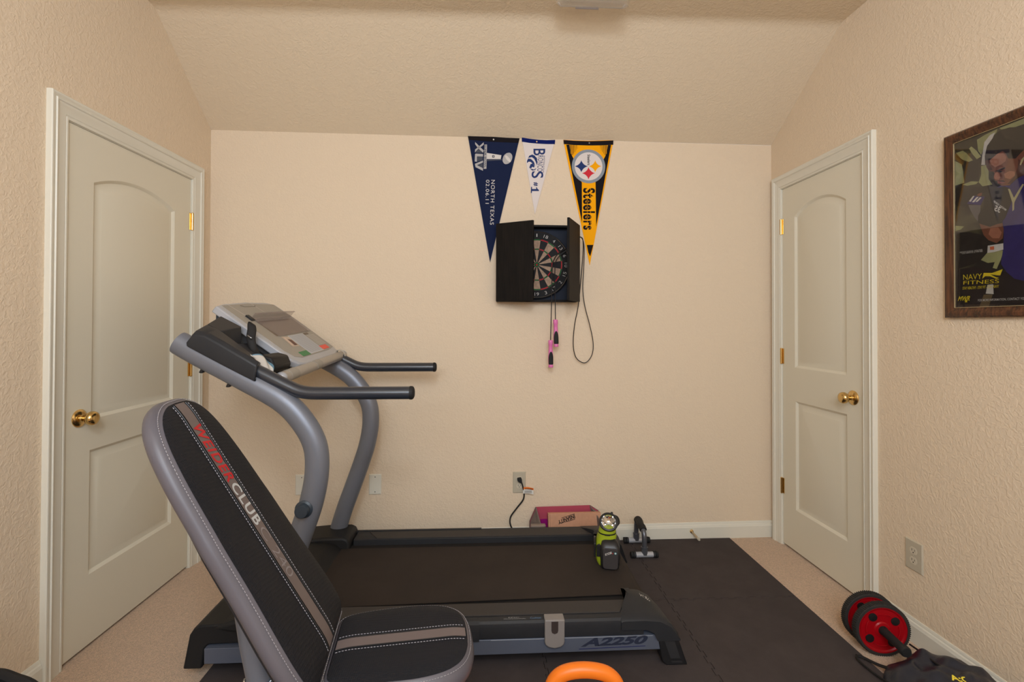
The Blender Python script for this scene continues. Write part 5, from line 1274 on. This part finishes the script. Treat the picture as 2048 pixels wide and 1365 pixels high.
# ---------------------------------------------------------------- ab wheel by the right wall
AW = thing('ab_wheel', (1.528, 1.86, 0), 'red double ab roller wheel with black tyres standing on the carpet by the right wall', 'ab wheel')
ax = Vector((-.15, -1, 0)).normalized()
M_redp = mat('red_plastic', rgb(156, 5, 18), .35, spec=.35); M_tyre = mat('tyre', rgb(42, 40, 38), .75)
WR = .0985
fc0 = Vector((1.531, 1.818, WR + .001))
def wheel(c, nm):
    f = Frame(c, ax.cross(Vector((0, 0, 1))), (0, 0, 1), ax)
    bm = bmesh.new(); lathe(bm, f, [(.0880, -.015), (WR - .002, -.015), (WR, -.012), (WR, .012), (WR - .002, .015), (.0880, .015), (.0880, -.015)], 80, caps=False)
    for k in range(80):
        a = 2 * math.pi * k / 80; r = WR + .0002; d = .018
        A = [bm.verts.new(f(rr * math.cos(a + o + s_ * .022), rr * math.sin(a + o + s_ * .022), w)) for w, s_ in ((-.013, -1), (.013, 1)) for rr, o in ((r - .001, -d), (r + .0022, -d * .6), (r + .0022, d * .6), (r - .001, d))]
        for i in range(4): bm.faces.new((A[i], A[(i + 1) % 4], A[4 + (i + 1) % 4], A[4 + i]))
        bm.faces.new(A[:4][::-1]); bm.faces.new(A[4:])
    w = obj('tyre', bm, M_tyre, AW, smooth=30)
    bm = bmesh.new(); lathe(bm, f, [(0, -.006), (.060, -.006), (.076, -.013), (.0885, -.0135), (.0885, .0125), (.083, .0125), (.078, .009), (.068, .0085), (.060, .0095), (.052, .0085), (.030, .0085), (.026, .012), (.020, .013), (0, .013)], 72)
    d_ = obj('wheel_disc', bm, M_redp, AW, smooth=30)
    bm = bmesh.new()
    for k in range(4):
        a = math.radians(45 + 90 * k + 8); lathe(bm, Frame(f(.058 * math.cos(a), .058 * math.sin(a), 0), f.u, f.v, f.w), [(0, .0), (.0155, .0), (.0155, .0112), (.013, .0118), (0, .0105)], 22)
    obj('disc_hole', bm, mat('hole_black', rgb(14, 12, 14), .6), d_)
    bm = bmesh.new()
    for k in range(4):
        a = math.radians(90 * k + 8); pts = [f(.0605 * math.cos(a + o), .0605 * math.sin(a + o), .0096 + .0015 * math.cos(o * 3)) for o in [(-.42 + .07 * j) for j in range(13)]]; tube(bm, pts, .0022, 6)
    obj('disc_rib', bm, M_redp, d_)
wheel(fc0, 0); wheel(fc0 - ax * .072, 1)
bm = bmesh.new(); lathe(bm, Frame(fc0 - ax * .072, ax.cross(Vector((0, 0, 1))), (0, 0, 1), ax), [(.022, .01), (.022, .06)], 24); obj('hub', bm, M_redp, AW)
for s, L in ((1, 1.0), (-1, .62)):
    o_ = fc0 + ax * .012 if s > 0 else fc0 - ax * .084
    bm = bmesh.new(); lathe(bm, Frame(o_, ax.cross(Vector((0, 0, 1))), (0, 0, 1), ax * s), [(r_, h_ * L) for r_, h_ in [(0, 0), (.0165, 0), (.0175, .004), (.0155, .012), (.0150, .10), (.0158, .110), (.0190, .113), (.0195, .124), (.016, .130), (0, .131)]], 28)
    obj('handle', bm, M_rubber, AW, smooth=40)

# ---------------------------------------------------------------- soft bags
def soft_bag(name, label, cat, f, outline, hfun, mt, n=46, part='bag_body'):
    """cloth bag lying on the floor: outline polygon in f, height function"""
    t = thing(name, f(sum(p[0] for p in outline) / len(outline), sum(p[1] for p in outline) / len(outline), 0), label, cat)
    P = [Vector((p.x, p.y)) for p in smooth_path([(p[0], p[1], 0) for p in outline + outline[:1]], 6)][:-1]
    c = Vector((sum(p.x for p in P) / len(P), sum(p.y for p in P) / len(P)))
    bm = bmesh.new(); rows = []
    for k in range(n + 1):
        s = 1 - k / n
        rows.append([bm.verts.new(f((c + (p - c) * s).x, (c + (p - c) * s).y, hfun((c + (p - c) * s).x, (c + (p - c) * s).y, s, i / len(P)))) for i, p in enumerate(P)] if s > 0 else [bm.verts.new(f(c.x, c.y, hfun(c.x, c.y, 0, 0)))])
    for A, B in zip(rows, rows[1:]):
        for j in range(len(A)):
            q = [A[j], A[(j + 1) % len(A)], B[(j + 1) % len(B)], B[j % len(B)]]
            u_ = []
            for v_ in q:
                if v_ not in u_: u_.append(v_)
            bm.faces.new(u_)
    bot = [bm.verts.new(v.co - Vector((0, 0, v.co.z - f.o.z - .0006))) for v in rows[0]]
    for j in range(len(bot)): bm.faces.new((rows[0][j], bot[j], bot[(j + 1) % len(bot)], rows[0][(j + 1) % len(bot)]))
    bm.faces.new(bot[::-1])
    obj(part, bm, mt, t, smooth=70)
    return t
M_navybag = mat('navy_nylon', rgb(30, 34, 46), .38, spec=.6, bump=('noise', 30, .35, .006))
def h1(x, y, s, a):
    e = min(1, (1 - s) / .38); prof_ = math.sin(e * math.pi / 2) ** .8
    wr = .010 * math.sin(x * 42 + y * 25) + .007 * math.sin(y * 70 - x * 30) + .005 * math.sin(x * 110 + 2 * math.sin(y * 40))
    base = .055 + .075 * math.exp(-((x - 1.60) ** 2 / .012 + (y - 1.48) ** 2 / .03))
    return .006 + prof_ * (base + wr * .8)
SB_ = soft_bag('drawstring_bag', 'dark navy drawstring bag with yellow lettering lying on the floor against the right wall', 'bag', Frame((0, 0, MH), (1, 0, 0), (0, 1, 0), (0, 0, 1)),
    [(1.475, 1.728), (1.55, 1.738), (1.605, 1.775), (1.64, 1.745), (1.665, 1.70), (1.695, 1.60), (1.700, 1.45), (1.69, 1.25), (1.55, 1.17), (1.40, 1.25), (1.345, 1.42), (1.375, 1.56), (1.415, 1.668)], h1, M_navybag)
M_cord = mat('black_cord', rgb(20, 19, 20), .7)
bm = bmesh.new()
tube(bm, smooth_path([(1.455, 1.690, .035), (1.445, 1.730, .022), (1.425, 1.772, .020), (1.405, 1.782, .020), (1.395, 1.755, .020), (1.400, 1.690, .020), (1.41, 1.62, .03), (1.43, 1.56, .05)], 6), .0038, 8)
tube(bm, smooth_path([(1.47, 1.70, .03), (1.455, 1.745, .016), (1.43, 1.785, .016), (1.410, 1.792, .018)], 6), .0036, 8)
tube(bm, smooth_path([(1.595, 1.765, .03), (1.60, 1.81, .012), (1.605, 1.86, .010), (1.60, 1.90, .010)], 6), .0026, 8)
tube(bm, smooth_path([(1.60, 1.765, .07), (1.58, 1.69, .088), (1.56, 1.60, .105), (1.56, 1.52, .118)], 6), .0034, 8)
obj('drawstring', bm, M_cord, SB_)
bm = bmesh.new()
fl = Frame((1.492, 1.492, .134), (1, .10, .0), (-.10, 1, .35), (0, -.30, 1)); bmz = Frame(fl.o, fl.u, fl.v, fl.w)
text(bm, bmz, 'A:G', (0, 0), (.055, -.016), (.006, .019), .006, 0, bold=.03)
obj('lettering', bm, mat('yellow_print', rgb(226, 206, 60), .6), SB_, smooth=0, normals=False)

# dark bag in the left corner of the frame with a red ball on it
M_blackbag = mat('black_nylon', rgb(26, 26, 27), .5, bump=('noise', 40, .4, .006))
GB = thing('gym_bag', (-1.28, 1.08, 0), 'black gym bag at the bottom left corner against the left wall', 'bag')
bm = bmesh.new()
secs = []
for k in range(13):
    z = .405 * k / 12; e = (1 - (k / 12) ** 6) ; secs.append((-1.33 + .02 * (1 - e), 1.10, max(z, .004), .10 + .085 * e + .006 * math.sin(k * 2.1), .13 + .09 * e + .006 * math.sin(k * 1.7)))
loft(bm, IDF, secs, n=40, p=3)
for v in bm.verts:
    if v.co.z > .33: v.co.z += .012 * math.sin(v.co.x * 60) + .01 * math.sin(v.co.y * 45)
obj('bag_body', bm, M_blackbag, GB, smooth=70)
bm = bmesh.new(); tube(bm, smooth_path([(-1.30, 1.30, .36), (-1.24, 1.305, .385), (-1.18, 1.295, .378), (-1.12, 1.28, .360), (-1.09, 1.25, .30)], 6), .014, 10); obj('bag_handle', bm, M_cord, GB)
t = thing('exercise_ball', (-1.345, 1.19, .42), 'red ball just showing at the left edge, resting on the black gym bag', 'ball')
bm = bmesh.new(); sphere(bm, (-1.344, 1.195, .508), .084, seg=40); obj('ball', bm, mat('red_rubber', rgb(178, 8, 22), .4), t, smooth=80)
bm = bmesh.new(); lathe(bm, Frame((-1.344, 1.195, .5905), (1, 0, 0), (0, 1, 0), (0, 0, 1)), [(0, 0), (.005, 0), (.005, .002), (0, .002)], 12); obj('valve', bm, M_black, t)

# ---------------------------------------------------------------- kettlebell and dumbbell at the bottom edge
KB = thing('kettlebell', (.287, 1.39, MH), 'kettlebell with a thick orange handle rising into the bottom of the view', 'kettlebell')
M_or = mat('orange_vinyl', rgb(242, 124, 34), .35, spec=.4)
kx, ky = .284, 1.385
def kf(x, z): return Vector((kx + x, ky - x * .06, z))
bm = bmesh.new(); tube(bm, smooth_path([kf(-.100, .12), kf(-.101, .18), kf(-.098, .222), kf(-.086, .258), kf(-.055, .281), (kf(0, .289)), kf(.055, .281), kf(.086, .258), kf(.098, .222), kf(.101, .18), kf(.100, .12)], 6), .0205, 24); obj('handle', bm, M_or, KB, smooth=60)
bm = bmesh.new(); lathe(bm, Frame((kx, ky, MH), (1, 0, 0), (0, 1, 0), (0, 0, 1)), [(0, 0), (.065, 0), (.098, .02), (.114, .055), (.114, .085), (.098, .125), (.07, .148), (.03, .156), (0, .157)], 44); obj('bell', bm, M_or, KB, smooth=50)
DB = thing('dumbbell', (.035, 1.62, MH), 'black round-headed dumbbell on the mat, its head just above the bottom edge', 'dumbbell')
fd = Frame((.036, 1.60, .062), (1, 0, 0), (0, 0, 1), (.1, -1, 0))
for q0 in (0, .15):
    bm = bmesh.new(); lathe(bm, Frame(fd(0, 0, q0), fd.u, fd.v, fd.w), [(0, 0), (.040, 0), (.049, .006), (.050, .02), (.050, .045), (.048, .055), (.040, .060), (0, .060)], 36); obj('head', bm, M_rubber, DB, smooth=40)
bm = bmesh.new(); lathe(bm, Frame(fd(0, 0, .055), fd.u, fd.v, fd.w), [(.014, 0), (.0165, .05), (.014, .10)], 20); obj('grip', bm, M_chrome, DB)

# ---------------------------------------------------------------- ceiling vent with clear deflector
AV = thing('air_vent', (.475, 2.08, SZ), 'ceiling vent with a clear plastic air deflector, cut by the top edge', 'air vent')
bm = bmesh.new(); box(bm, IDF, .32, .63, 1.93, 2.16, SZ - .008, SZ + .001)
for k in range(7): box(bm, IDF, .345, .605, 1.95 + k * .028, 1.966 + k * .028, SZ - .012, SZ - .008)
obj('vent_grille', bm, M_trim, AV, bevel=.002)
M_clear = mat('clear_plastic', rgb(232, 226, 222), .12, trans=.7, alpha=.42, ior=1.3)
bm = bmesh.new()
prof = [(2.155, SZ - .012), (2.150, SZ - .045), (2.130, SZ - .066), (2.09, SZ - .074), (1.96, SZ - .060)]
prev = None
for y, z in prof:
    w = .150 + (.012 if y > 2.12 else .006); row = [bm.verts.new((.468 + sx * w, y, z)) for sx in (-1, -.9, 0, .9, 1)]
    row[0].co.z += .014; row[-1].co.z += .014
    if prev:
        for j in range(4): bm.faces.new((prev[j], prev[j + 1], row[j + 1], row[j]))
    prev = row
r_ = bmesh.ops.solidify(bm, geom=list(bm.faces), thickness=.002)
dfl = obj('deflector', bm, M_clear, AV, smooth=40)
bm = bmesh.new(); tube(bm, [(.318, 2.148, SZ - .034), (.330, 2.152, SZ - .048), (.606, 2.152, SZ - .048), (.620, 2.148, SZ - .034)], .0022, 8); obj('deflector_rim', bm, mat('rim_plastic', rgb(190, 184, 180), .3), dfl)
bm = bmesh.new(); box(bm, IDF, .395, .50, 2.150, 2.154, SZ - .058, SZ - .046); obj('printed_label', bm, mat('label_grey', rgb(176, 168, 170), .5), dfl)

# made-up round fixture above the added fill light, out of view
CL = thing('added_lamp', (FILL_LAMP[0], FILL_LAMP[1], SZ), 'added round ceiling fixture for the fill light, unseen behind the camera', 'lamp')
bm = bmesh.new(); lathe(bm, Frame((FILL_LAMP[0], FILL_LAMP[1], FILL_LAMP[2] + .19), (1, 0, 0), (0, 1, 0), (0, 0, 1)), [(0, 0), (.10, 0), (.13, .03), (.13, SZ - FILL_LAMP[2] - .19), (0, SZ - FILL_LAMP[2] - .19)], 40)
obj('added_lamp_base', bm, M_trim, CL)
